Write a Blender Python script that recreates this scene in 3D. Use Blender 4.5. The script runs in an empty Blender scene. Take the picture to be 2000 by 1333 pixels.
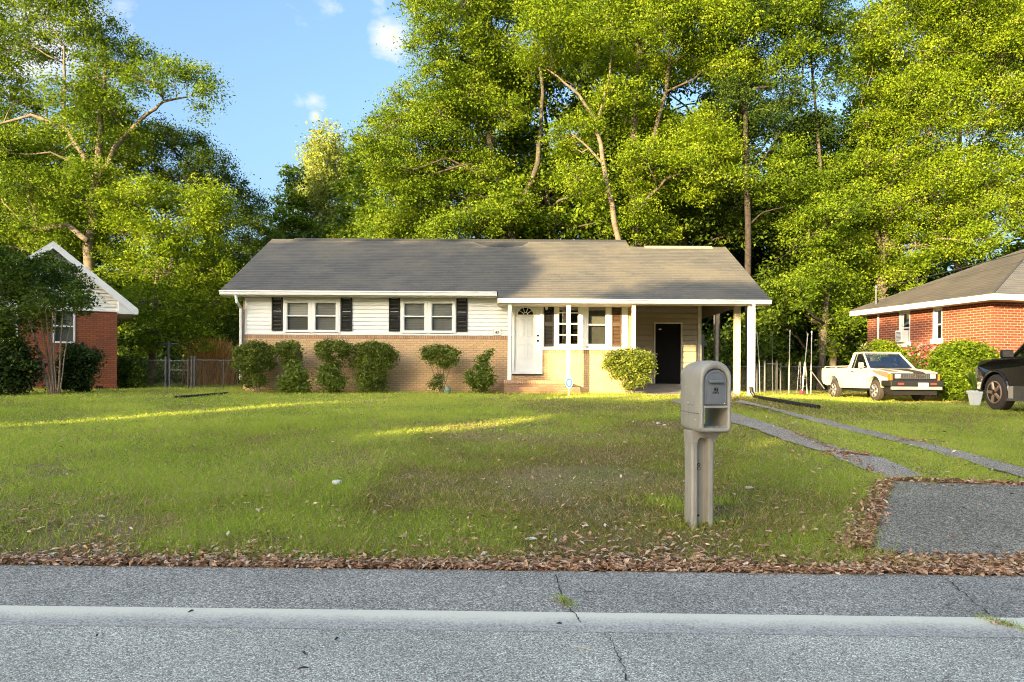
import bpy, bmesh, math, random
import numpy as np
from mathutils import Vector, Matrix
R = math.radians
random.seed(7)
RNG = np.random.default_rng(11)
SC = bpy.context.scene
COL = SC.collection

# ------------------------------------------------------------------ camera
F = 1444.0          # focal length in pixels of the 2000 px wide photograph
HC = 1.40           # camera height over the road
HY = 738.0          # horizon row
ROLL = R(0.30)
cam = bpy.data.cameras.new('camera')
camo = bpy.data.objects.new('camera', cam)
COL.objects.link(camo)
cam.sensor_width = 36.0
cam.lens = 36.0 * F / 2000.0
cam.shift_y = (HY - 666.5) / 2000.0
cam.clip_start = 0.1
cam.clip_end = 2000
camo.location = (0, 0, HC)
camo.rotation_euler = (R(90), -ROLL, 0)
SC.camera = camo

# ------------------------------------------------------------------ light
SUN_EL = R(11.5)
SUN_AZ = R(37)      # the light travels towards +Y turned this far to +X
SUN_DIR = Vector((math.sin(SUN_AZ) * math.cos(SUN_EL), math.cos(SUN_AZ) * math.cos(SUN_EL), -math.sin(SUN_EL)))
sl = bpy.data.lights.new('sun', 'SUN')
slo = bpy.data.objects.new('sun', sl)
COL.objects.link(slo)
sl.energy = 4.2
sl.angle = R(0.42)
sl.color = (1.0, 0.76, 0.38)
slo.rotation_euler = SUN_DIR.to_track_quat('-Z', 'Y').to_euler()
slo.location = (-30, -40, 30)

w = bpy.data.worlds.new('World')
SC.world = w
w.use_nodes = True
nt = w.node_tree
nt.nodes.clear()
out = nt.nodes.new('ShaderNodeOutputWorld')
bg = nt.nodes.new('ShaderNodeBackground')
bg.inputs['Strength'].default_value = 0.15
sky = nt.nodes.new('ShaderNodeTexSky')
sky.sky_type = 'NISHITA'
sky.sun_disc = False
sky.sun_elevation = SUN_EL
sky.sun_rotation = math.atan2(-SUN_DIR.x, -SUN_DIR.y)
sky.air_density = 1.0
sky.dust_density = 7.0
sky.ozone_density = 3.0
tc = nt.nodes.new('ShaderNodeTexCoord')
def wn(t, **kw):
    n = nt.nodes.new(t)
    for k, v in kw.items(): setattr(n, k, v)
    return n
def wmath(op, a, b=None, clamp=False):
    n = wn('ShaderNodeMath', operation=op); n.use_clamp = clamp
    for i, v in enumerate((a, b)):
        if v is None: continue
        if isinstance(v, (int, float)): n.inputs[i].default_value = v
        else: nt.links.new(v, n.inputs[i])
    return n.outputs[0]
nz = wn('ShaderNodeTexNoise'); nz.inputs['Scale'].default_value = 15; nz.inputs['Detail'].default_value = 6; nz.inputs['Roughness'].default_value = .62
mp = wn('ShaderNodeMapping'); mp.inputs['Scale'].default_value = (1, 1, 1.9)
nt.links.new(tc.outputs['Generated'], mp.inputs[0]); nt.links.new(mp.outputs[0], nz.inputs['Vector'])
def cloud_dir(px, py, rad):
    v = Vector(((px - 1000) / F, 1.0, (HY - py) / F)).normalized()
    d = wn('ShaderNodeVectorMath', operation='DISTANCE')
    nt.links.new(tc.outputs['Generated'], d.inputs[0]); d.inputs[1].default_value = v
    return wmath('SUBTRACT', 1.0, wmath('DIVIDE', d.outputs['Value'], rad), True)
tot = None
for px, py, rad, k in ((758, 72, .040, 1.0), (735, 8, .03, .7), (610, 200, .035, .8), (585, 203, .03, .6), (612, 228, .016, .9), (640, 22, .05, .5), (575, 32, .045, .4), (697, 212, .04, .4), (770, 105, .03, .5), (60, 50, .16, .9), (2100, 60, .2, .8)):
    m = wmath('MULTIPLY', cloud_dir(px, py, rad), k)
    tot = m if tot is None else wmath('MAXIMUM', tot, m)
cl = wmath('MULTIPLY', wmath('SUBTRACT', wmath('ADD', wmath('MULTIPLY', nz.outputs['Fac'], 1.7), wmath('MULTIPLY', tot, 1.3)), 1.32), 1.5, True)
cl = wmath('MULTIPLY', cl, wmath('MINIMUM', wmath('MULTIPLY', tot, 4.0), 1.0), True)
tint = wn('ShaderNodeMix', data_type='RGBA', blend_type='MULTIPLY'); tint.inputs['Factor'].default_value = 1.0
nt.links.new(sky.outputs[0], tint.inputs['A']); tint.inputs['B'].default_value = (1.0, 1.0, .97, 1)
mx = wn('ShaderNodeMix', data_type='RGBA')
nt.links.new(cl, mx.inputs['Factor']); nt.links.new(tint.outputs['Result'], mx.inputs['A']); mx.inputs['B'].default_value = (1.75, 1.8, 1.9, 1)
nt.links.new(mx.outputs['Result'], bg.inputs['Color'])
nt.links.new(bg.outputs[0], out.inputs[0])

SC.view_settings.view_transform = 'Standard'
SC.view_settings.look = 'None'
SC.view_settings.exposure = 2.05
SC.view_settings.gamma = 1.0
SC.view_settings.use_curve_mapping = False
SC.render.film_transparent = False
SC.cycles.use_denoising = True
SC.cycles.denoising_input_passes = 'RGB_ALBEDO_NORMAL'
SC.cycles.denoising_prefilter = 'NONE'
SC.cycles.filter_width = 1.05
w.cycles.sampling_method = 'MANUAL'
w.cycles.sample_map_resolution = 1024
SC.cycles.max_bounces = 6
SC.cycles.diffuse_bounces = 3
SC.cycles.glossy_bounces = 3
SC.cycles.transmission_bounces = 4
SC.cycles.transparent_max_bounces = 6
SC.cycles.caustics_reflective = False
SC.cycles.caustics_refractive = False

# ------------------------------------------------------------------ pixel <-> world
def unroll(px, py):
    dx, dy = px - 1000.0, py - 666.5
    return 1000 + dx * math.cos(ROLL) + dy * math.sin(ROLL), 666.5 + dy * math.cos(ROLL) - dx * math.sin(ROLL)
def W(px, py, Y):
    a, b = unroll(px, py)
    return Vector(((a - 1000) * Y / F, Y, HC - (b - HY) * Y / F))
_PY = [-200, 5.36, 5.8, 6.5, 8, 10, 12, 14, 16, 18, 20, 22, 26, 40, 60, 400]
_PZ = [0, 0, .045, .12, .265, .42, .55, .66, .755, .825, .88, .925, .98, 1.05, 1.1, 1.1]
def ss(a, b, v):
    t = np.clip((v - a) / (b - a), 0, 1); return t * t * (3 - 2 * t)
def edge_y(x): return 5.36 - .022 * x
def gz(x, y):
    x = np.asarray(x, float); y = np.asarray(y, float)
    yy = y + .022 * x
    z = np.interp(yy, _PY, _PZ)
    z = z - .13 * ss(6.5, 10, x) * ss(15, 21, y)
    z = z + .02 * np.sin(x * .9 + y * .35) * ss(7, 10, y) * (1 - ss(17, 20, y))
    return z
def G(px, py):
    """the point of the ground seen at a pixel"""
    lo = 2.0
    Y = lo
    while Y < 90:
        p = W(px, py, Y)
        if p.z <= gz(p.x, p.y): break
        Y += .02
    p = W(px, py, Y); p.z = float(gz(p.x, p.y)); return p

# ------------------------------------------------------------------ materials
def new_mat(name):
    m = bpy.data.materials.new(name); m.use_nodes = True
    t = m.node_tree; b = t.nodes['Principled BSDF']
    return m, t, b
def N(t, typ, ins=None, **kw):
    n = t.nodes.new(typ)
    for k, v in kw.items(): setattr(n, k, v)
    for k, v in (ins or {}).items():
        if hasattr(v, 'is_output') or isinstance(v, bpy.types.NodeSocket): t.links.new(v, n.inputs[k])
        else: n.inputs[k].default_value = v
    return n
def rgba(c): return (c[0], c[1], c[2], 1.0)
def ramp(t, fac, stops):
    r = t.nodes.new('ShaderNodeValToRGB')
    el = r.color_ramp.elements
    while len(el) < len(stops): el.new(.5)
    for e, (p, c) in zip(el, stops): e.position = p; e.color = rgba(c)
    t.links.new(fac, r.inputs[0]); return r.outputs[0]
def plain(name, c, rough=.5, metal=0, noise=.12, scale=6, bump=0, spec=.5):
    m, t, b = new_mat(name)
    tcn = N(t, 'ShaderNodeTexCoord')
    n = N(t, 'ShaderNodeTexNoise', {'Vector': tcn.outputs['Object'], 'Scale': scale, 'Detail': 5})
    a = [max(0, v * (1 - noise)) for v in c]; d = [min(1, v * (1 + noise)) for v in c]
    t.links.new(ramp(t, n.outputs['Fac'], [(.3, a), (.7, d)]), b.inputs['Base Color'])
    b.inputs['Roughness'].default_value = rough; b.inputs['Metallic'].default_value = metal
    b.inputs['Specular IOR Level'].default_value = spec
    if bump:
        n2 = N(t, 'ShaderNodeTexNoise', {'Vector': tcn.outputs['Object'], 'Scale': scale * 12, 'Detail': 3})
        bp = N(t, 'ShaderNodeBump', {'Height': n2.outputs['Fac'], 'Strength': bump, 'Distance': .01})
        t.links.new(bp.outputs[0], b.inputs['Normal'])
    return m
def axis_vec(t, mode):
    """object coordinates laid out as (along, up, 0)"""
    tcn = N(t, 'ShaderNodeTexCoord'); s = N(t, 'ShaderNodeSeparateXYZ', {0: tcn.outputs['Object']})
    if mode == 'xz': a, b_ = s.outputs[0], s.outputs[2]
    elif mode == 'yz': a, b_ = s.outputs[1], s.outputs[2]
    elif mode == 'xy': a, b_ = s.outputs[0], s.outputs[1]
    elif mode == 'yx': a, b_ = s.outputs[1], s.outputs[0]
    elif mode == 'xyz':
        a = N(t, 'ShaderNodeMath', {0: s.outputs[0], 1: s.outputs[1]}, operation='ADD').outputs[0]; b_ = s.outputs[2]
    c = N(t, 'ShaderNodeCombineXYZ', {0: a, 1: b_}); return c.outputs[0], tcn
def brick_mat(name, c1, c2, mortar, mode='xz', bw=.203, rh=.0677, ms=.008, stain=(.5, .45, .4), stain_amt=.25, lo=.35, bump=.6, smooth=.1):
    m, t, b = new_mat(name)
    v, tcn = axis_vec(t, mode)
    br = N(t, 'ShaderNodeTexBrick', {'Vector': v, 'Color1': rgba(c1), 'Color2': rgba(c2), 'Mortar': rgba(mortar), 'Scale': 1.0, 'Mortar Size': ms, 'Mortar Smooth': smooth, 'Bias': -.1, 'Brick Width': bw, 'Row Height': rh}, offset=.5)
    n = N(t, 'ShaderNodeTexNoise', {'Vector': tcn.outputs['Object'], 'Scale': 1.3, 'Detail': 6, 'Roughness': .65})
    n2 = N(t, 'ShaderNodeTexNoise', {'Vector': tcn.outputs['Object'], 'Scale': 45, 'Detail': 3})
    f = N(t, 'ShaderNodeMapRange', {'Value': n.outputs['Fac'], 'From Min': lo, 'From Max': .75, 'To Min': 0, 'To Max': stain_amt})
    mx = N(t, 'ShaderNodeMix', {'Factor': f.outputs[0], 'A': br.outputs['Color'], 'B': rgba(stain)}, data_type='RGBA')
    f2 = N(t, 'ShaderNodeMapRange', {'Value': n2.outputs['Fac'], 'From Min': .3, 'From Max': .7, 'To Min': .78, 'To Max': 1.15})
    mm = N(t, 'ShaderNodeMix', {'Factor': 1.0, 'A': mx.outputs['Result'], 'B': f2.outputs[0]}, data_type='RGBA', blend_type='MULTIPLY')
    t.links.new(mm.outputs['Result'], b.inputs['Base Color'])
    b.inputs['Roughness'].default_value = .85
    inv = N(t, 'ShaderNodeMath', {0: 1.0, 1: br.outputs['Fac']}, operation='SUBTRACT')
    bp = N(t, 'ShaderNodeBump', {'Height': inv.outputs[0], 'Strength': bump, 'Distance': .008})
    t.links.new(bp.outputs[0], b.inputs['Normal'])
    return m
def shingle_mat(name, c1, c2, gap, mode='xy', bw=.3, rh=.13, blotch=(.2, .19, .17)):
    m, t, b = new_mat(name)
    v, tcn = axis_vec(t, mode)
    mpv = N(t, 'ShaderNodeMapping', {'Vector': v, 'Scale': (1, 1.12, 1)})
    mid = [(a_ + b_) / 2 for a_, b_ in zip(c1, c2)]
    br = N(t, 'ShaderNodeTexBrick', {'Vector': mpv.outputs[0], 'Color1': rgba(c1), 'Color2': rgba(c2), 'Mortar': rgba(mid), 'Scale': 1.0, 'Mortar Size': .004, 'Mortar Smooth': .7, 'Bias': 0, 'Brick Width': bw, 'Row Height': rh}, offset=.37, squash=1.0)
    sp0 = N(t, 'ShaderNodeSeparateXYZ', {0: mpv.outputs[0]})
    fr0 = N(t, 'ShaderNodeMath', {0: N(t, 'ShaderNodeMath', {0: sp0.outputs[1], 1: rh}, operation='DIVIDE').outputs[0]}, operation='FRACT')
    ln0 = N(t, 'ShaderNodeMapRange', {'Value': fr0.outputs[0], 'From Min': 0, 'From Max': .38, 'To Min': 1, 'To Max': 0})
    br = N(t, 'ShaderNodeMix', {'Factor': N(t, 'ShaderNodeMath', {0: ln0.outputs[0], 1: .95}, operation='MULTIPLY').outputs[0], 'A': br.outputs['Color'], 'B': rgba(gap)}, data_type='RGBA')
    n = N(t, 'ShaderNodeTexNoise', {'Vector': tcn.outputs['Object'], 'Scale': .55, 'Detail': 7, 'Roughness': .6})
    n2 = N(t, 'ShaderNodeTexNoise', {'Vector': tcn.outputs['Object'], 'Scale': 60, 'Detail': 3})
    f = N(t, 'ShaderNodeMapRange', {'Value': n.outputs['Fac'], 'From Min': .42, 'From Max': .7, 'To Min': 0, 'To Max': .6})
    mx = N(t, 'ShaderNodeMix', {'Factor': f.outputs[0], 'A': br.outputs['Result'], 'B': rgba(blotch)}, data_type='RGBA')
    f2 = N(t, 'ShaderNodeMapRange', {'Value': n2.outputs['Fac'], 'From Min': .3, 'From Max': .7, 'To Min': .65, 'To Max': 1.3})
    mm = N(t, 'ShaderNodeMix', {'Factor': 1.0, 'A': mx.outputs['Result'], 'B': f2.outputs[0]}, data_type='RGBA', blend_type='MULTIPLY')
    t.links.new(mm.outputs['Result'], b.inputs['Base Color'])
    b.inputs['Roughness'].default_value = .95
    sp = N(t, 'ShaderNodeSeparateXYZ', {0: mpv.outputs[0]})
    saw = N(t, 'ShaderNodeMath', {0: N(t, 'ShaderNodeMath', {0: sp.outputs[1], 1: rh}, operation='DIVIDE').outputs[0]}, operation='FRACT')
    sw = N(t, 'ShaderNodeMath', {0: 1.0, 1: saw.outputs[0]}, operation='SUBTRACT')
    bp = N(t, 'ShaderNodeBump', {'Height': sw.outputs[0], 'Strength': .8, 'Distance': .012})
    bp2 = N(t, 'ShaderNodeBump', {'Height': n2.outputs['Fac'], 'Strength': .5, 'Distance': .01, 'Normal': bp.outputs[0]})
    t.links.new(bp2.outputs[0], b.inputs['Normal'])
    return m
def leaf_mat(name, stops, trans=.35, rough=.5):
    m, t, b = new_mat(name)
    a = N(t, 'ShaderNodeAttribute', attribute_name='tint')
    col = ramp(t, a.outputs['Fac'], stops)
    t.links.new(col, b.inputs['Base Color']); b.inputs['Roughness'].default_value = rough
    b.inputs['Specular IOR Level'].default_value = .12
    if trans:
        tr = N(t, 'ShaderNodeBsdfTranslucent', {'Color': col})
        mx = N(t, 'ShaderNodeMixShader', {0: trans, 1: b.outputs[0], 2: tr.outputs[0]})
        t.links.new(mx.outputs[0], t.nodes['Material Output'].inputs[0])
    return m
def glass_mat(name, tintc=(.02, .025, .03), refl=.35, clear=.6):
    m, t, b = new_mat(name)
    t.nodes.remove(b)
    gl = N(t, 'ShaderNodeBsdfGlossy', {'Color': (1, 1, 1, 1), 'Roughness': .03})
    tr = N(t, 'ShaderNodeBsdfTransparent', {'Color': (clear, clear, clear, 1)})
    fr = N(t, 'ShaderNodeFresnel', {'IOR': 1.5})
    ad = N(t, 'ShaderNodeMath', {0: fr.outputs[0], 1: refl}, operation='ADD'); ad.use_clamp = True
    mx = N(t, 'ShaderNodeMixShader', {0: ad.outputs[0], 1: tr.outputs[0], 2: gl.outputs[0]})
    t.links.new(mx.outputs[0], t.nodes['Material Output'].inputs[0])
    return m
def asphalt_mat(name, base, light, sc=95, crackamt=0):
    m, t, b = new_mat(name)
    tcn = N(t, 'ShaderNodeTexCoord')
    vo = N(t, 'ShaderNodeTexVoronoi', {'Vector': tcn.outputs['Object'], 'Scale': sc})
    n = N(t, 'ShaderNodeTexNoise', {'Vector': tcn.outputs['Object'], 'Scale': .8, 'Detail': 8, 'Roughness': .6})
    n2 = N(t, 'ShaderNodeTexNoise', {'Vector': tcn.outputs['Object'], 'Scale': sc * .8, 'Detail': 4, 'Roughness': .7})
    sp = N(t, 'ShaderNodeSeparateColor', {0: vo.outputs['Color']})
    col = ramp(t, sp.outputs[0], [(0, [v * .35 for v in base]), (.35, base), (.7, light), (1, [min(1, v * 1.9) for v in light])])
    f = N(t, 'ShaderNodeMapRange', {'Value': n2.outputs['Fac'], 'From Min': .3, 'From Max': .7, 'To Min': .55, 'To Max': 1.45})
    f3 = N(t, 'ShaderNodeMapRange', {'Value': n.outputs['Fac'], 'From Min': .3, 'From Max': .7, 'To Min': .78, 'To Max': 1.2})
    mm = N(t, 'ShaderNodeMix', {'Factor': 1.0, 'A': col, 'B': f.outputs[0]}, data_type='RGBA', blend_type='MULTIPLY')
    mm2 = N(t, 'ShaderNodeMix', {'Factor': 1.0, 'A': mm.outputs['Result'], 'B': f3.outputs[0]}, data_type='RGBA', blend_type='MULTIPLY')
    t.links.new(mm2.outputs['Result'], b.inputs['Base Color'])
    b.inputs['Roughness'].default_value = .9
    bp = N(t, 'ShaderNodeBump', {'Height': n2.outputs['Fac'], 'Strength': .7, 'Distance': .006})
    t.links.new(bp.outputs[0], b.inputs['Normal'])
    return m

M = {}
M['brick_tan'] = brick_mat('tan brick', (.74, .47, .235), (.62, .375, .185), (.44, .30, .17), stain=(.76, .56, .32), stain_amt=.35, ms=.010)
M['rowlock_tan'] = brick_mat('tan rowlock brick', (.56, .31, .15), (.42, .22, .11), (.26, .16, .09), bw=.0677, rh=.4, ms=.010)
M['brick_step'] = brick_mat('dark tan step brick', (.34, .17, .09), (.42, .23, .12), (.24, .17, .12), stain=(.16, .09, .05), stain_amt=.5, mode='xyz')
M['brick_left'] = brick_mat('red brick of left house', (.36, .105, .035), (.24, .07, .028), (.14, .06, .035), stain=(.12, .06, .05), stain_amt=.55, lo=.45, mode='xyz', ms=.010)
M['brick_right'] = brick_mat('red brick of right house', (.22, .042, .022), (.14, .027, .016), (.42, .27, .18), stain=(.30, .09, .05), stain_amt=.4, mode='xyz', ms=.010, rh=.08, bw=.24, bump=.3)
M['shingle'] = shingle_mat('grey shingles', (.15, .14, .122), (.112, .106, .098), (.03, .03, .03), blotch=(.22, .19, .14), rh=.16, bw=.3)
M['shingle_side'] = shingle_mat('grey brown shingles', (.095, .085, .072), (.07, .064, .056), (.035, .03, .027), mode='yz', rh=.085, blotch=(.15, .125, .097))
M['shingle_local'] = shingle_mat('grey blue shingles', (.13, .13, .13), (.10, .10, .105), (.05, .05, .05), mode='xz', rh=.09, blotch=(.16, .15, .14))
M['ridge_dark'] = plain('dark ridge cap', (.05, .05, .052), .9)
M['ridge_tan'] = plain('tan ridge cap', (.32, .27, .2), .9)
M['white'] = plain('white painted trim', (.82, .82, .79), .45, noise=.05, scale=2)
M['siding'] = plain('white vinyl siding', (.82, .82, .79), .5, noise=.07, scale=1.2, bump=.04)
M['tan_siding'] = plain('tan vinyl siding', (.38, .33, .235), .55, noise=.08, scale=1.4)
M['soffit'] = plain('soffit panel', (.6, .57, .48), .6)
M['black'] = plain('black shutter paint', (.012, .012, .013), .6, spec=.3)
M['brown'] = plain('brown shutter panel', (.10, .06, .035), .5)
M['door'] = plain('white door paint', (.80, .81, .79), .35, noise=.03)
M['black_door'] = plain('black door paint', (.004, .004, .0045), .7, spec=.15)
M['glass'] = glass_mat('window glass', refl=.16, clear=.85)
M['screen'] = glass_mat('screened glass', refl=.04, clear=.5)
M['dark_glass'] = glass_mat('tinted glass', refl=.08, clear=.35)
M['car_glass'] = glass_mat('car glass', refl=.12, clear=.72)
def blind_mat(name, c, pitch=.05):
    m, t, b = new_mat(name)
    v, tcn = axis_vec(t, 'xz')
    s = N(t, 'ShaderNodeSeparateXYZ', {0: v})
    f = N(t, 'ShaderNodeMath', {0: N(t, 'ShaderNodeMath', {0: s.outputs[1], 1: pitch}, operation='DIVIDE').outputs[0]}, operation='FRACT')
    t.links.new(ramp(t, f.outputs[0], [(0, [v * .45 for v in c]), (.25, c), (1, c)]), b.inputs['Base Color'])
    return m
M['blind'] = blind_mat('closed blind', (.62, .62, .56))
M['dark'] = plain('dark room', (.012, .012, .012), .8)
M['inside'] = plain('dim curtain', (.16, .15, .12), .8)
M['curtain'] = plain('grey green curtain', (.24, .25, .21), .8)
M['concrete'] = plain('concrete', (.30, .26, .21), .9, noise=.2, scale=3, bump=.3)
M['asphalt'] = asphalt_mat('lane asphalt', (.39, .345, .275), (.60, .54, .43), 165)
M['shoulder'] = asphalt_mat('shoulder asphalt', (.26, .235, .19), (.45, .405, .33), 125)
M['drive'] = asphalt_mat('driveway asphalt', (.165, .145, .11), (.30, .26, .19), 105)
M['ribbon'] = asphalt_mat('driveway ribbon', (.27, .225, .17), (.40, .34, .26), 110)
def grimy(name, c, dirt):
    m = plain(name, c, .5, noise=.10, scale=5, bump=.10); t = m.node_tree; b = t.nodes['Principled BSDF']
    tcn = N(t, 'ShaderNodeTexCoord'); src = b.inputs['Base Color'].links[0].from_socket
    mp_ = N(t, 'ShaderNodeMapping', {'Vector': tcn.outputs['Object'], 'Scale': (26, 26, 3.2)})
    n1 = N(t, 'ShaderNodeTexNoise', {'Vector': mp_.outputs[0], 'Scale': 1.0, 'Detail': 6, 'Roughness': .7})
    n2 = N(t, 'ShaderNodeTexNoise', {'Vector': tcn.outputs['Object'], 'Scale': 34, 'Detail': 4, 'Roughness': .7})
    f1 = N(t, 'ShaderNodeMapRange', {'Value': n1.outputs['Fac'], 'From Min': .52, 'From Max': .78, 'To Min': 0, 'To Max': .45})
    f2 = N(t, 'ShaderNodeMapRange', {'Value': n2.outputs['Fac'], 'From Min': .62, 'From Max': .75, 'To Min': 0, 'To Max': .5})
    m1 = N(t, 'ShaderNodeMix', {'Factor': f1.outputs[0], 'A': src, 'B': rgba(dirt)}, data_type='RGBA')
    m2 = N(t, 'ShaderNodeMix', {'Factor': f2.outputs[0], 'A': m1.outputs['Result'], 'B': rgba([v * .8 for v in dirt])}, data_type='RGBA')
    t.links.new(m2.outputs['Result'], b.inputs['Base Color']); return m
M['mailbox'] = grimy('taupe plastic', (.36, .335, .285), (.17, .15, .12))
M['mailbox_door'] = grimy('slate grey plastic', (.17, .185, .195), (.09, .09, .09))
M['metal'] = plain('galvanised steel', (.15, .155, .16), .6, metal=.35)
M['alu'] = plain('bare aluminium', (.55, .55, .55), .35, metal=.7)
M['pole_white'] = plain('white plastic pole', (.7, .68, .6), .5)
M['plastic_black'] = plain('black corrugated plastic', (.012, .012, .013), .45)
M['bark'] = plain('grey brown bark', (.09, .072, .055), .9, noise=.45, scale=7, bump=.8)
M['bark_pale'] = plain('pale bark', (.17, .135, .10), .9, noise=.35, scale=6, bump=.7)
M['bark_dark'] = plain('dark pine bark', (.045, .034, .028), .95, noise=.5, scale=8, bump=1)
M['stem'] = plain('crape myrtle stem', (.24, .19, .14), .7, noise=.3, scale=10)
M['wood'] = plain('weathered wood', (.55, .47, .35), .8, noise=.25)
M['wire'] = plain('black cable', (.02, .02, .02), .6)
g_oak = [(0, (.035, .07, .010)), (.35, (.12, .20, .014)), (.7, (.22, .31, .022)), (1, (.31, .39, .04))]
g_yel = [(0, (.05, .09, .010)), (.35, (.17, .26, .014)), (.7, (.275, .365, .022)), (1, (.35, .42, .05))]
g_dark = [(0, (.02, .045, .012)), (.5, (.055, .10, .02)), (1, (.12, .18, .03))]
g_mid = [(0, (.04, .07, .012)), (.5, (.10, .165, .02)), (1, (.21, .28, .035))]
g_pale = [(0, (.2, .25, .05)), (.5, (.38, .44, .09)), (1, (.55, .55, .17))]
M['leaf_oak'] = leaf_mat('oak leaves', g_oak)
M['leaf_yellow'] = leaf_mat('yellow green leaves', g_yel)
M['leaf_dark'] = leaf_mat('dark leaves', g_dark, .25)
M['leaf_mid'] = leaf_mat('mid green leaves', g_mid, .3)
M['leaf_pale'] = leaf_mat('pale spring leaves', g_pale, .4)
M['leaf_shrub'] = leaf_mat('boxwood leaves', [(0, (.07, .10, .016)), (.5, (.195, .25, .04)), (1, (.36, .41, .07))], .25)
M['leaf_bright'] = leaf_mat('bright young shrub leaves', [(0, (.09, .13, .02)), (.5, (.21, .29, .04)), (1, (.36, .42, .08))], .3)
M['leaf_camellia'] = leaf_mat('camellia leaves', [(0, (.018, .036, .011)), (.5, (.05, .09, .022)), (1, (.14, .2, .05))], .15, .3)
M['flower'] = leaf_mat('pink azalea flowers', [(0, (.55, .08, .14)), (.5, (.78, .22, .28)), (1, (.88, .45, .48))], .3)
M['flower_pale'] = leaf_mat('pale pink flowers', [(0, (.55, .3, .3)), (1, (.8, .62, .6))], .3)
M['straw'] = leaf_mat('dried straw grass', [(0, (.38, .19, .05)), (.5, (.62, .34, .10)), (1, (.8, .52, .22))], .3)
M['litter'] = leaf_mat('fallen brown leaves', [(0, (.20, .10, .05)), (.4, (.50, .29, .16)), (.75, (.72, .48, .31)), (1, (.84, .68, .52))], .1, .7)
M['grass'] = leaf_mat('grass blades', [(0, (.22, .18, .06)), (.25, (.30, .30, .05)), (.5, (.39, .48, .065)), (.8, (.50, .61, .085)), (.9, (.60, .66, .11)), (.905, (.50, .34, .17)), (1, (.74, .57, .33))], .42, .6)
M['rust_brown'] = plain('vine leaves', (.2, .1, .04), .8)

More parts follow.
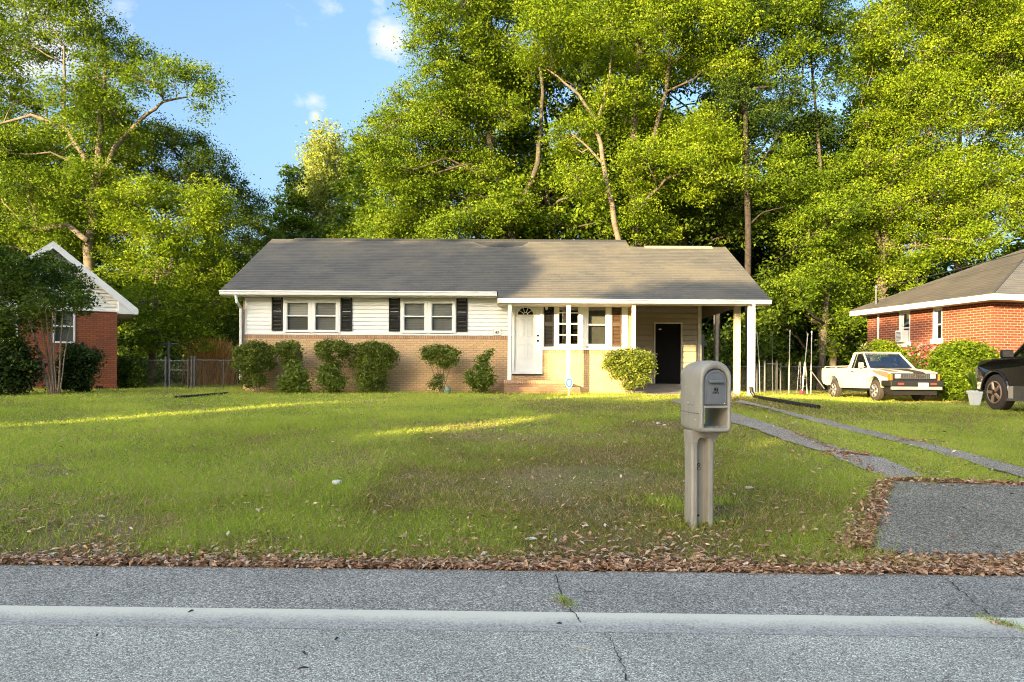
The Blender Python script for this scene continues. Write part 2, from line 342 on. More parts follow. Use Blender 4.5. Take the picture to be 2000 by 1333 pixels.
# ------------------------------------------------------------------ objects
def tag(o, label=None, cat=None, group=None, kind=None):
    if label: o['label'] = label
    if cat: o['category'] = cat
    if group: o['group'] = group
    if kind: o['kind'] = kind
    return o
def empty(name, loc, label=None, cat=None, group=None, rz=0):
    o = bpy.data.objects.new(name, None); COL.objects.link(o)
    o.location = loc; o.rotation_euler = (0, 0, rz)
    o.empty_display_size = .2
    return tag(o, label, cat, group)
def origin_of(p):
    v = Vector((0, 0, 0))
    while p is not None:
        v = v + Vector(p.location); p = p.parent
    return v
class MB:
    def __init__(s): s.v = []; s.f = []
    def add(s, vs, fs):
        k = len(s.v); s.v += [tuple(v) for v in vs]; s.f += [tuple(i + k for i in f) for f in fs]; return s
    def box(s, x0, x1, y0, y1, z0, z1):
        return s.add([(x0, y0, z0), (x1, y0, z0), (x1, y1, z0), (x0, y1, z0), (x0, y0, z1), (x1, y0, z1), (x1, y1, z1), (x0, y1, z1)],
                     [(0, 3, 2, 1), (4, 5, 6, 7), (0, 1, 5, 4), (1, 2, 6, 5), (2, 3, 7, 6), (3, 0, 4, 7)])
    def quad(s, a, b, c, d): return s.add([a, b, c, d], [(0, 1, 2, 3)])
    def slab(s, pts, off):
        """closed prism: polygon pts moved by the vector off"""
        n = len(pts); off = Vector(off)
        top = [Vector(p) for p in pts]; bot = [p + off for p in top]
        return s.add(top + bot, [tuple(range(n)), tuple(range(2 * n - 1, n - 1, -1))] + [(i, i + n, (i + 1) % n + n, (i + 1) % n) for i in range(n)])
    def tube(s, pts, rad, n=8, cap=True):
        pts = [Vector(p) for p in pts]
        if not isinstance(rad, (list, tuple)): rad = [rad] * len(pts)
        k = len(s.v); prev = None
        for i, p in enumerate(pts):
            d = (pts[min(i + 1, len(pts) - 1)] - pts[max(i - 1, 0)])
            if d.length < 1e-9: d = Vector((0, 0, 1))
            d.normalize()
            if prev is None:
                a = Vector((1, 0, 0)) if abs(d.x) < .9 else Vector((0, 1, 0))
                u = d.cross(a).normalized()
            else:
                u = (prev - d * prev.dot(d))
                u = u.normalized() if u.length > 1e-6 else d.orthogonal().normalized()
            prev = u; v_ = d.cross(u)
            for j in range(n):
                an = 2 * math.pi * j / n
                s.v.append(tuple(p + (u * math.cos(an) + v_ * math.sin(an)) * rad[i]))
        for i in range(len(pts) - 1):
            for j in range(n):
                a = k + i * n + j; b = k + i * n + (j + 1) % n
                s.f.append((a, b, b + n, a + n))
        if cap:
            s.f.append(tuple(k + j for j in range(n - 1, -1, -1)))
            s.f.append(tuple(k + (len(pts) - 1) * n + j for j in range(n)))
        return s
    def lathe(s, c, prof, n=20, axis='z'):
        k = len(s.v); c = Vector(c)
        for r, h in prof:
            for j in range(n):
                an = 2 * math.pi * j / n; a, b = r * math.cos(an), r * math.sin(an)
                s.v.append(tuple(c + (Vector((a, b, h)) if axis == 'z' else Vector((h, a, b)) if axis == 'x' else Vector((b, h, a)))))
        for i in range(len(prof) - 1):
            for j in range(n):
                a = k + i * n + j; b = k + i * n + (j + 1) % n
                s.f.append((a, b, b + n, a + n))
        s.f.append(tuple(k + j for j in range(n - 1, -1, -1))); s.f.append(tuple(k + (len(prof) - 1) * n + j for j in range(n)))
        return s
    def build(s, name, mat, parent=None, world=True, bevel=0, smooth=False, seg=2):
        me = bpy.data.meshes.new(name)
        o0 = origin_of(parent) if (parent and world) else Vector((0, 0, 0))
        me.from_pydata([(v[0] - o0.x, v[1] - o0.y, v[2] - o0.z) for v in s.v], [], s.f)
        bm = bmesh.new(); bm.from_mesh(me)
        bmesh.ops.recalc_face_normals(bm, faces=bm.faces)
        bm.to_mesh(me); bm.free()
        if isinstance(mat, (list, tuple)):
            for m_ in mat: me.materials.append(m_)
        else: me.materials.append(mat)
        o = bpy.data.objects.new(name, me); COL.objects.link(o)
        if parent: o.parent = parent
        if smooth:
            for p in me.polygons: p.use_smooth = True
        if bevel:
            bv = o.modifiers.new('bevel', 'BEVEL'); bv.width = bevel; bv.segments = seg; bv.limit_method = 'ANGLE'; bv.angle_limit = R(35)
        return o
def solo(name, mb, mat, loc, label, cat, group=None, **kw):
    """a thing that is one mesh, with its origin at loc"""
    o = mb.build(name, mat, None, **kw)
    lv = Vector(loc)
    for v in o.data.vertices: v.co -= lv
    o.location = lv
    return tag(o, label, cat, group)
def np_mesh(name, verts, nper, mat, parent=None, tint=None, loc=None):
    """verts (N*nper,3); every nper vertices are one face"""
    n = len(verts) // nper
    o0 = np.array(origin_of(parent)) if parent else (np.array(loc) if loc is not None else np.zeros(3))
    me = bpy.data.meshes.new(name)
    me.vertices.add(n * nper); me.loops.add(n * nper); me.polygons.add(n)
    me.vertices.foreach_set('co', (np.asarray(verts) - o0).astype(np.float32).ravel())
    me.loops.foreach_set('vertex_index', np.arange(n * nper, dtype=np.int32))
    me.polygons.foreach_set('loop_start', np.arange(0, n * nper, nper, dtype=np.int32))
    me.polygons.foreach_set('loop_total', np.full(n, nper, dtype=np.int32))
    if tint is not None:
        at = me.attributes.new('tint', 'FLOAT', 'FACE')
        at.data.foreach_set('value', np.clip(tint, 0, 1).astype(np.float32))
    me.materials.append(mat)
    me.update(); me.validate()
    o = bpy.data.objects.new(name, me); COL.objects.link(o)
    if parent: o.parent = parent
    elif loc is not None: o.location = loc
    return o
def nrm(a): return a / np.maximum(np.linalg.norm(a, axis=1, keepdims=True), 1e-9)
def leaf_verts(c, size, up=.5, wid=.5, rng=RNG, droop=0.0, outward=None):
    n = len(c)
    nn = rng.normal(size=(n, 3)); nn[:, 2] = np.abs(nn[:, 2]) + up
    if outward is not None: nn = nn + outward
    nn = nrm(nn)
    t = rng.normal(size=(n, 3)); t[:, 2] -= droop
    t = nrm(t - nn * np.sum(t * nn, axis=1, keepdims=True)); b = np.cross(nn, t)
    s = (np.asarray(size) * rng.uniform(.65, 1.3, n))[:, None]
    v = np.empty((n, 4, 3))
    v[:, 0] = c + t * s; v[:, 1] = c + b * s * wid + nn * s * .18 + t * s * .1; v[:, 2] = c - t * s; v[:, 3] = c - b * s * wid + nn * s * .18 + t * s * .1
    return v.reshape(-1, 3)

# ------------------------------------------------------------------ ground, road, drive
def sheet(name, xs, ys, zf, mat):
    xx, yy = np.meshgrid(xs, ys); zz = zf(xx, yy)
    nx, ny = len(xs), len(ys)
    vs = np.stack([xx, yy, zz], -1).reshape(-1, 3).tolist()
    fs = [(j * nx + i, j * nx + i + 1, (j + 1) * nx + i + 1, (j + 1) * nx + i) for j in range(ny - 1) for i in range(nx - 1)]
    me = bpy.data.meshes.new(name); me.from_pydata(vs, [], fs); me.materials.append(mat)
    for p in me.polygons: p.use_smooth = True
    o = bpy.data.objects.new(name, me); COL.objects.link(o)
    return o
def lawn_mat():
    m, t, b = new_mat('lawn ground')
    tcn = N(t, 'ShaderNodeTexCoord')
    n = N(t, 'ShaderNodeTexNoise', {'Vector': tcn.outputs['Object'], 'Scale': .55, 'Detail': 6, 'Roughness': .6})
    n2 = N(t, 'ShaderNodeTexNoise', {'Vector': tcn.outputs['Object'], 'Scale': 38, 'Detail': 5, 'Roughness': .7})
    a = ramp(t, n.outputs['Fac'], [(.36, (.22, .24, .05)), (.5, (.30, .24, .09)), (.64, (.38, .25, .13))])
    c = ramp(t, n2.outputs['Fac'], [(.25, (.35, .33, .3)), (.5, (.9, .9, .9)), (.75, (1.5, 1.45, 1.25))])
    mm = N(t, 'ShaderNodeMix', {'Factor': 1.0, 'A': a, 'B': c}, data_type='RGBA', blend_type='MULTIPLY')
    t.links.new(mm.outputs['Result'], b.inputs['Base Color']); b.inputs['Roughness'].default_value = .95
    bp = N(t, 'ShaderNodeBump', {'Height': n2.outputs['Fac'], 'Strength': 1.0, 'Distance': .03})
    t.links.new(bp.outputs[0], b.inputs['Normal'])
    return m
M['lawn'] = lawn_mat()
gx = np.concatenate([np.arange(-300, -20, 14), np.arange(-20, 20.1, .5), np.arange(34, 301, 14)])
gy = np.concatenate([np.arange(-200, 0, 10), [0, 3, 5, 5.2], np.arange(5.36, 24, .3), np.arange(24, 40, 1), np.arange(42, 420, 20)])
ground = tag(sheet('ground', gx, gy, lambda x, y: gz(x, y) - .012, M['lawn']), kind='structure')
rx = np.concatenate([[-150, -60, -30, -15], np.arange(-9, 9.05, .15), [15, 30, 60, 150]])
def edge_sheet(name, f0, f1, z, mat, jit=0.0):
    r = np.random.default_rng(3)
    j = r.normal(size=len(rx)) * jit
    vs = []; 
    for i, x in enumerate(rx): vs += [(x, f0(x), z), (x, f1(x) + j[i], z)]
    fs = [(2 * i, 2 * i + 2, 2 * i + 3, 2 * i + 1) for i in range(len(rx) - 1)]
    me = bpy.data.meshes.new(name); me.from_pydata(vs, [], fs); me.materials.append(mat)
    o = bpy.data.objects.new(name, me); COL.objects.link(o); return tag(o, kind='structure')
line0 = lambda x: 4.412 - .022 * x
edge_sheet('road', lambda x: -4.2 - .022 * x, lambda x: line0(x) - .1, .002, M['asphalt'])
edge_sheet('road_shoulder', lambda x: line0(x) - .1, lambda x: edge_y(x) + .02, .002, M['shoulder'], .014)
def paint_mat():
    m, t, b = new_mat('worn road paint')
    tcn = N(t, 'ShaderNodeTexCoord')
    s = N(t, 'ShaderNodeSeparateXYZ', {0: tcn.outputs['Object']})
    # distance across the line, 0 at its near edge
    a = N(t, 'ShaderNodeMath', {0: s.outputs[0], 1: .022}, operation='MULTIPLY')
    d = N(t, 'ShaderNodeMath', {0: s.outputs[1], 1: a.outputs[0]}, operation='ADD')
    d2 = N(t, 'ShaderNodeMapRange', {'Value': d.outputs[0], 'From Min': 4.12, 'From Max': 4.36, 'To Min': 0, 'To Max': 1})
    n = N(t, 'ShaderNodeTexNoise', {'Vector': tcn.outputs['Object'], 'Scale': 70, 'Detail': 4, 'Roughness': .7})
    n3 = N(t, 'ShaderNodeTexNoise', {'Vector': tcn.outputs['Object'], 'Scale': 2.2, 'Detail': 6, 'Roughness': .65})
    e = N(t, 'ShaderNodeMath', {0: d2.outputs[0], 1: n.outputs['Fac']}, operation='ADD')
    e = N(t, 'ShaderNodeMath', {0: e.outputs[0], 1: N(t, 'ShaderNodeMath', {0: n3.outputs['Fac'], 1: .9}, operation='MULTIPLY').outputs[0]}, operation='ADD')
    vo = N(t, 'ShaderNodeTexVoronoi', {'Vector': tcn.outputs['Object'], 'Scale': 120})
    sp = N(t, 'ShaderNodeSeparateColor', {0: vo.outputs['Color']})
    asp = ramp(t, sp.outputs[0], [(0, (.2, .18, .15)), (.4, (.44, .40, .335)), (1, (.7, .64, .54))])
    fac = N(t, 'ShaderNodeMapRange', {'Value': e.outputs[0], 'From Min': 1.12, 'From Max': 1.85, 'To Min': .05, 'To Max': .95})
    mx = N(t, 'ShaderNodeMix', {'Factor': fac.outputs[0], 'A': asp, 'B': (.93, .84, .64, 1)}, data_type='RGBA')
    t.links.new(mx.outputs['Result'], b.inputs['Base Color']); b.inputs['Roughness'].default_value = .8
    bp = N(t, 'ShaderNodeBump', {'Height': n.outputs['Fac'], 'Strength': .6, 'Distance': .006})
    t.links.new(bp.outputs[0], b.inputs['Normal'])
    return m
M['paint'] = paint_mat()
edge_sheet('road_edge_marking', lambda x: line0(x) - .34, lambda x: line0(x), .0042, M['paint'])

def strip_sheet(name, ea, eb, mat, lift, n=60, m=6):
    """sheet between two edge polylines given as pixels on the ground"""
    def res(pts):
        P = [G(*p) for p in pts]; L = [0]
        for a, b in zip(P, P[1:]): L.append(L[-1] + (b - a).length)
        q = np.linspace(0, L[-1], n)
        return np.stack([np.interp(q, L, [p.x for p in P]), np.interp(q, L, [p.y for p in P])], -1)
    A, B = res(ea), res(eb)
    r = np.random.default_rng(5)
    A = A + r.normal(size=A.shape) * .02; B = B + r.normal(size=B.shape) * .02
    vs, fs = [], []
    for i in range(n):
        for j in range(m + 1):
            p = A[i] * (1 - j / m) + B[i] * (j / m)
            vs.append((p[0], p[1], float(gz(p[0], p[1])) + lift))
    for i in range(n - 1):
        for j in range(m):
            a = i * (m + 1) + j; fs.append((a, a + 1, a + m + 2, a + m + 1))
    me = bpy.data.meshes.new(name); me.from_pydata(vs, [], fs); me.materials.append(mat)
    o = bpy.data.objects.new(name, me); COL.objects.link(o)
    return tag(o, kind='structure'), np.concatenate([A, B[::-1]])
def c8(pts): return [(1400 + a / 3.173, 760 + b / 3.173) for a, b in pts]
_, POLY_L = strip_sheet('driveway_strip', c8([(-190, 55), (-90, 85), (90, 150), (300, 210), (520, 290), (800, 380), (1060, 445), (1290, 545)]),
                        c8([(-300, 75), (-90, 140), (90, 210), (250, 255), (430, 330), (690, 405), (950, 520), (1060, 558)]), M['ribbon'], .012)
_, POLY_R = strip_sheet('driveway_strip', c8([(150, 72), (300, 108), (450, 143), (820, 232), (1200, 318), (1500, 385), (1900, 500), (2300, 600)]),
                        c8([(100, 80), (290, 118), (450, 165), (800, 262), (1100, 328), (1450, 430), (1900, 552), (2200, 640)]), M['ribbon'], .012)
_, POLY_A = strip_sheet('driveway_apron', c8([(1075, 580), (1500, 592), (1900, 603), (2600, 612), (3000, 640)]),
                        c8([(960, 1000), (1150, 1052), (1500, 1080), (2000, 1100), (3200, 1140)]), M['drive'], .012, 50, 14)
# left edge of the apron
A0 = [G(*p) for p in c8([(1080, 580), (1075, 700), (1050, 830), (975, 915), (950, 960), (962, 1000)])]

# ------------------------------------------------------------------ tan brick house
YW = 22.5
def hx(px, Y=YW): return W(px, 660, Y).x
def hz(py, px=900, Y=YW): return W(px, py, Y).z
def wall_cells(mb, x0, x1, z0, z1, holes, y, depth=.12):
    xs = sorted({x0, x1, *[h[0] for h in holes], *[h[1] for h in holes]}); zs = sorted({z0, z1, *[h[2] for h in holes], *[h[3] for h in holes]})
    xs = [x for x in xs if x0 <= x <= x1]; zs = [z for z in zs if z0 <= z <= z1]
    for a, b in zip(xs, xs[1:]):
        for c, d in zip(zs, zs[1:]):
            mxp, mz = (a + b) / 2, (c + d) / 2
            if any(h[0] < mxp < h[1] and h[2] < mz < h[3] for h in holes): continue
            mb.quad((a, y, c), (b, y, c), (b, y, d), (a, y, d))
    for h in holes:
        a, b, c, d = h
        mb.quad((a, y, c), (a, y + depth, c), (a, y + depth, d), (a, y, d)); mb.quad((b, y, c), (b, y + depth, c), (b, y + depth, d), (b, y, d))
        mb.quad((a, y, c), (b, y, c), (b, y + depth, c), (a, y + depth, c)); mb.quad((a, y, d), (b, y, d), (b, y + depth, d), (a, y + depth, d))
def siding(mb, x0, x1, z0, z1, holes, y, pitch=.122, lap=.024, groove=.018):
    z = z0
    while z < z1 - 1e-4:
        zt = min(z + pitch, z1)
        cuts = [(h[0], h[1]) for h in holes if h[2] < (z + zt) / 2 < h[3]]
        xs = [x0] + sorted(c for cc in cuts for c in cc) + [x1]
        for a, b in zip(xs[::2], xs[1::2]):
            if b - a < 1e-3: continue
            zg_ = zt - groove
            mb.quad((a, y - lap, z), (b, y - lap, z), (b, y - lap * .6, zg_), (a, y - lap * .6, zg_))
            mb.quad((a, y - lap * .6, zg_), (b, y - lap * .6, zg_), (b, y + .012, zg_), (a, y + .012, zg_))
            mb.quad((a, y + .012, zg_), (b, y + .012, zg_), (b, y + .012, zt), (a, y + .012, zt))
            mb.quad((a, y + .012, z), (b, y + .012, z), (b, y - lap, z), (a, y - lap, z))
        z = zt
    return mb
GH = .93
house = empty('brick_house', (-2.4, YW, GH), 'one-storey tan brick and white siding house with grey shingle roof and carport', 'house')
XL, XR = hx(475), hx(1235)
Z_B = hz(656)                 # top of brick, left part
Z_B2 = hz(684, 1100)
Z_S = hz(576, 700, 22.0) - .02   # soffit
def plane_z(Y): return 3.965 + .51 * (Y - 22.0)
YE1, YE2, YR1, YR2 = 22.0, 21.5, 26.7, 26.05
XE = hx(972, 22.0)
XRoofL, XRoofR, XStep = W(430, 570, 22.0).x, W(1505, 585, 21.5).x, W(1222, 471, 26.7).x
# windows (px rectangles)
WIN = [(557, 606, 588, 650), (612, 660, 588, 650), (785, 833, 588, 650), (839, 887, 588, 650)]
def rect(px0, px1, py0, py1, pc=900): return (hx(px0), hx(px1), hz(py1, pc), hz(py0, pc))
holes = [rect(*w_) for w_ in WIN]
HX0, HX1 = hx(1000), hx(1060)
doorR = (hx(1002), hx(1056), hz(728, 1030), hz(585, 1030))
winA = rect(1087, 1133, 590, 676, 1110); winB = rect(1144, 1187, 590, 676, 1150)
# brick wall
mb = MB()
wall_cells(mb, XL, HX0 - .02, .6, Z_B - .1, [], YW)
wall_cells(mb, HX0 - .02, hx(1059), .6, doorR[2], [], YW)
wall_cells(mb, hx(1059), XR, .6, Z_B2 - .1, [], YW)
wall_cells(mb, hx(1225, YW), XR, Z_B2, 3.75, [], YW)
mb.quad((XL, YW, .6), (XL, 30.5, .6), (XL, 30.5, Z_B - .1), (XL, YW, Z_B - .1))
mb.build('wall', M['brick_tan'], house)
mb = MB(); mb.box(XL - .01, HX0 - .02, YW - .014, YW + .05, Z_B - .1, Z_B); mb.box(hx(1059), hx(1225), YW - .014, YW + .05, Z_B2 - .1, Z_B2)
mb.build('brick_sill_course', M['rowlock_tan'], house)
# siding left part
mb = siding(MB(), hx(481), HX0 - .02, Z_B + .05, 3.80, holes, YW)
mb.build('siding', M['siding'], house)
mb = MB(); wall_cells(mb, hx(480), hx(1001), Z_B, 3.83, holes, YW + .02, .1)
wall_cells(mb, hx(1059), hx(1225), Z_B2, 3.75, [winA, winB], YW + .004, .1)
mb.box(hx(478), hx(481.5), YW - .03, YW + .02, Z_B, 3.78)
mb.box(hx(478), HX0 - .02, YW - .028, YW + .003, Z_B, Z_B + .05)
mb.box(hx(1059), hx(1225), YW - .05, YW + .003, Z_B2, Z_B2 + .055)
mb.build('trim', M['white'], house, bevel=.004)
mb = MB(); mb.box(hx(474), hx(478), YW - .012, YW + .02, Z_B, 3.78); mb.build('corner_brick', M['rowlock_tan'], house)
# gable ends, side and back walls
mb = MB()
mb.add([(XL, YW, 3.78), (XL, 30.8, 3.78), (XL, 26.7, 5.9)], [(0, 1, 2)])
mb.quad((XL, YW, Z_B - .1), (XL, 30.5, Z_B - .1), (XL, 30.5, 3.8), (XL, YW, 3.8))
mb.build('gable_wall', M['siding'], house)
mb = MB(); mb.quad((XL, 30.5, .6), (XR, 30.5, .6), (XR, 30.5, 3.8), (XL, 30.5, 3.8)); mb.quad((XR, YW, .6), (XR, 30.5, .6), (XR, 30.5, 3.8), (XR, YW, 3.8))
mb.build('rear_wall', M['brick_tan'], house)
# dark interior so that glass has a room behind it
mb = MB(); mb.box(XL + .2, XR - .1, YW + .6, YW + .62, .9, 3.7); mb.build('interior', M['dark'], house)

def window(par, r, y, mat_f=M['white'], blind=True, muntins=0, split=.5, curtain=None, fw=.055):
    x0, x1, z0, z1 = r; f = MB(); zm = z0 + (z1 - z0) * split
    f.box(x0 - .03, x0 + fw, y - .055, y + .03, z0 - .02, z1); f.box(x1 - fw, x1 + .03, y - .055, y + .03, z0 - .02, z1)
    f.box(x0 + fw, x1 - fw, y - .055, y + .03, z1 - .09, z1); f.box(x0 + fw, x1 - fw, y - .055, y + .03, z0 - .02, z0 + fw)
    f.box(x0 + fw, x1 - fw, y - .04, y + .02, zm - .02, zm + .02)
    # inner sash lip
    for a, b, c, d in ((x0 + fw, x0 + fw + .02, z0 + fw, z1 - .09), (x1 - fw - .02, x1 - fw, z0 + fw, z1 - .09)): f.box(a, b, y - .02, y + .03, c, d)
    if muntins:
        for k in range(1, muntins):
            zz = z0 + (z1 - z0) * k / muntins
            f.box(x0 + fw, x1 - fw, y - .03, y + .01, zz - .016, zz + .016)
        xm = (x0 + x1) / 2; f.box(xm - .016, xm + .016, y - .028, y + .012, z0 + fw, z1 - .09)
    wo = f.build('window', mat_f, par, bevel=.003)
    g = MB(); g.quad((x0 + .03, y + .012, zm), (x1 - .03, y + .012, zm), (x1 - .03, y + .012, z1 - .02), (x0 + .03, y + .012, z1 - .02)); g.build('pane', M['glass'], wo)
    g = MB(); g.quad((x0 + .03, y - .006, z0 + .02), (x1 - .03, y - .006, z0 + .02), (x1 - .03, y - .006, zm), (x0 + .03, y - .006, zm)); g.build('screened_pane', M['screen'], wo)
    if blind:
        b = MB(); b.box(x0 + .02, x1 - .02, y + .07, y + .074, z0 + .02, z1 - .02); b.build('blind', M['blind'], wo)
    elif curtain:
        b = MB(); b.box(x0 + .02, x1 - .02, y + .09, y + .094, z0 + .02, z1 - .02); b.build('curtain', curtain, wo)
    return wo
for r in holes: window(house, r, YW)
window(house, winA, YW, blind=False, muntins=4, split=.5)
window(house, winB, YW, blind=False, split=.48, curtain=M['curtain'])
# mullion boards between and round the windows
casings = [(553, 558, 0), (605.5, 612.5, 0), (659.5, 664.5, 0), (781.5, 786, 0), (832.5, 839.5, 0), (886.5, 890.5, 0), (1081, 1087.5, 1), (1132.5, 1144.5, 1), (1186, 1193.5, 1), (1213, 1225, 1), (1059, 1061, 1)]
for a, b, k in casings:
    mb = MB(); mb.box(hx(a), hx(b), YW - .045, YW - .001, Z_B2 + .055 if k else Z_B + .05, 3.7 if k else hz(583)); mb.build('window_casing', M['white'], house, bevel=.004)
def shutter(px0, px1, z0, z1, mat, label=None):
    a, b = hx(px0), hx(px1); m = MB()
    y = YW - .05
    m.box(a, a + .04, y - .01, y + .045, z0, z1); m.box(b - .04, b, y - .01, y + .045, z0, z1)
    zm = (z0 + z1) / 2
    for c, d in ((z0, z0 + .06), (zm - .056, zm + .056), (z1 - .06, z1)): m.box(a + .04, b - .04, y - .01, y + .045, c, d)
    k = z0 + .07
    while k < z1 - .09:
        if abs(k - zm) > .05:
            m.add([(a + .04, y, k), (b - .04, y, k), (b - .04, y + .03, k + .035), (a + .04, y + .03, k + .035), (a + .04, y + .04, k), (b - .04, y + .04, k)], [(0, 1, 2, 3), (0, 4, 5, 1), (3, 2, 5, 4)])
        k += .042
    o = m.build('shutter', mat, house)
    if label: o['label'] = label
for a, b in ((531, 552), (666, 687.5), (759.5, 781), (891, 912.5)): shutter(a, b, hz(648.5), hz(580), M['black'])
shutter(1061, 1081, hz(677, 1070), 3.7, M['black']); shutter(1193.5, 1213, hz(677, 1200), 3.7, M['brown'], 'brown louvred shutter beside the porch window')

# front door
x0, x1, z0, z1 = doorR
d = MB(); yd = YW + .02
d.box(x0 + .04, x1 - .04, yd, yd + .045, z0 + .03, z1)
door = d.build('door', M['door'], house, bevel=.003)
fr = MB(); fr.box(x0 - .04, x0 + .04, YW - .05, YW + .08, z0, z1); fr.box(x1 - .04, x1 + .05, YW - .05, YW + .08, z0, z1); fr.box(x0 - .04, x1 + .05, YW - .07, YW + .08, z0 - .045, z0 + .03)
fr.box(x1 - .15, x1 - .041, YW - .02, YW + .015, z0 + .035, z1)
fr.build('door_frame', M['white'], house, bevel=.004)
th = MB(); th.box(x0 - .04, x1 + .04, YW - .08, YW + .02, z0 - .07, z0 - .047); th.build('threshold', M['plastic_black'], house)
dc = (x0 + x1 - .1) / 2; pan = MB()
for sx in (-1, 1):
    for c, e in ((hz(702, 1030), hz(672, 1030)), (hz(658, 1030), hz(624, 1030))):
        a, b = (dc + sx * .04, dc + sx * .21) if sx > 0 else (dc - .21, dc - .04)
        for q in ((a, a + .012, c, e), (b - .012, b, c, e), (a, b, c, c + .012), (a, b, e - .012, e)): pan.box(q[0], q[1], yd - .014, yd - .0005, q[2], q[3])
        pan.box(a + .03, b - .03, yd - .009, yd - .0005, c + .03, e - .03)
pan.build('door_panel', M['door'], door, bevel=.003)
fz, fr_ = hz(615, 1030), .25
gl = MB(); pts = [(dc + fr_ * math.cos(math.pi * k / 16), yd - .004, fz + fr_ * .9 * math.sin(math.pi * k / 16)) for k in range(17)]
gl.slab(pts, (0, .003, 0)); gl.build('fanlight', M['black_door'], door)
mu = MB()
for k in range(16):
    a0, a1 = math.pi * k / 16, math.pi * (k + 1) / 16
    for r0, r1 in ((.235, .285), (.06, .08)):
        mu.slab([(dc + r0 * math.cos(a0), yd - .006, fz + .9 * r0 * math.sin(a0)), (dc + r1 * math.cos(a0), yd - .006, fz + .9 * r1 * math.sin(a0)), (dc + r1 * math.cos(a1), yd - .006, fz + .9 * r1 * math.sin(a1)), (dc + r0 * math.cos(a1), yd - .006, fz + .9 * r0 * math.sin(a1))], (0, -.012, 0))
for an in (36, 72, 108, 144):
    c_, s_ = math.cos(R(an)), math.sin(R(an)) * .9
    mu.tube([(dc + .07 * c_, yd - .012, fz + .07 * s_), (dc + .25 * c_, yd - .012, fz + .25 * s_)], .011, 4)
mu.box(dc - .285, dc + .285, yd - .018, yd - .006, fz - .035, fz)
mu.build('fanlight_frame', M['door'], door)
for zz, rr in ((hz(656, 1050), .032), (hz(666, 1050), .036)):
    k = MB(); k.lathe((x1 - .09, yd - .03, zz), [(.022, 0), (rr, -.012), (rr, -.03), (rr * .7, -.045), (.001, -.05)], 14, 'y')
    k.build('door_knob', M['black'], door)
# roof
mb = MB()
P = [(XRoofL, YE1), (XE, YE1), (XE, YE2), (XRoofR, YE2), (XRoofR, YR2), (XStep + .04, YR2), (XStep, YR1), (XRoofL, YR1)]
mb.slab([(x, y, plane_z(y)) for x, y in P], (0, .03, -.05))
bz = lambda Y, yr: plane_z(yr) - .51 * (Y - yr)
mb.slab([(XRoofL, YR1, plane_z(YR1)), (XStep, YR1, plane_z(YR1)), (XStep, 31.4, bz(31.4, YR1)), (XRoofL, 31.4, bz(31.4, YR1))], (0, -.03, -.05))
mb.slab([(XStep - .3, YR2, plane_z(YR2)), (XRoofR, YR2, plane_z(YR2)), (XRoofR, 30.6, bz(30.6, YR2)), (XStep - .3, 30.6, bz(30.6, YR2))], (0, -.03, -.05))
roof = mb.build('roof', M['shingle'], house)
mb = MB(); xa = W(575, 470, 26.7).x; mb.slab([(xa, YR1 - .16, plane_z(YR1) - .06), (XStep, YR1 - .16, plane_z(YR1) - .06), (XStep, YR1, plane_z(YR1) + .035), (xa, YR1, plane_z(YR1) + .035)], (0, 0, -.06))
mb.slab([(xa, YR1 + .16, plane_z(YR1) - .06), (XStep, YR1 + .16, plane_z(YR1) - .06), (XStep, YR1 + .002, plane_z(YR1) + .035), (xa, YR1 + .002, plane_z(YR1) + .035)], (0, 0, -.06))
mb.build('ridge_vent', M['ridge_dark'], roof)
xa, xb = W(1258, 480, YR2).x, W(1390, 480, YR2).x
mb = MB(); mb.slab([(xa, YR2 - .14, plane_z(YR2) - .05), (xb, YR2 - .14, plane_z(YR2) - .05), (xb, YR2, plane_z(YR2) + .04), (xa, YR2, plane_z(YR2) + .04)], (0, 0, -.05))
mb.build('ridge_cap', M['ridge_tan'], roof, )
mb = MB(); q = [W(925, 474, 26.5), W(1032, 474, 26.5), W(1020, 482, 26.1), W(985, 487, 25.9), W(955, 485, 26), W(938, 479, 26.2)]
mb.slab([(p.x, p.y, plane_z(p.y) + .008) for p in q], (0, 0, -.006)); mb.build('roof_patch', M['ridge_dark'], roof)
# gutters / fascia / soffit
mb = MB()
def gutter(mb, xa, xb, Y, ztop, h=.125):
    # K-profile gutter
    pr = [(0.0, 0), (-.10, 0), (-.105, -.03), (-.085, -.05), (-.07, -h), (0, -h)]
    a = [(xa, Y + p[0], ztop + p[1]) for p in pr]; mb.slab(a, (xb - xa, 0, 0))
gutter(mb, XRoofL - .01, XE - .03, YE1 + .02, plane_z(YE1) - .015)
gutter(mb, XE, XRoofR + .01, YE2 + .02, plane_z(YE2) - .015)
mb.build('gutter', M['white'], house, bevel=.004)
mb = MB(); mb.box(XRoofL, XE, YE1 + .02, YW - .002, 3.80, 3.82); mb.box(XE, XR, YE2 + .03, YW - .002, 3.55, 3.57)
mb.box(XE - .02, XE, YE2 + .03, YE1 + .03, 3.55, plane_z(YE2))
mb.box(XR, XRoofR - .05, YE2 + .03, YE2 + .3, 3.55, 3.57)
mb.build('soffit', M['soffit'], house)
for x in (XRoofL + .01, XRoofR - .04):
    mb = MB(); ye, yr, yb = (YE1, YR1, 31.4) if x < 0 else (YE2, YR2, 30.6)
    mb.slab([(x, ye + .03, plane_z(ye) - .06), (x, yr, plane_z(yr) - .065), (x, yr, plane_z(yr) - .22), (x, ye + .03, plane_z(ye) - .17)], (.03, 0, 0))
    mb.slab([(x, yb - .03, plane_z(ye) - .06), (x, yr, plane_z(yr) - .065), (x, yr, plane_z(yr) - .22), (x, yb - .03, plane_z(ye) - .17)], (.03, 0, 0)); mb.build('rake_board', M['white'], house)

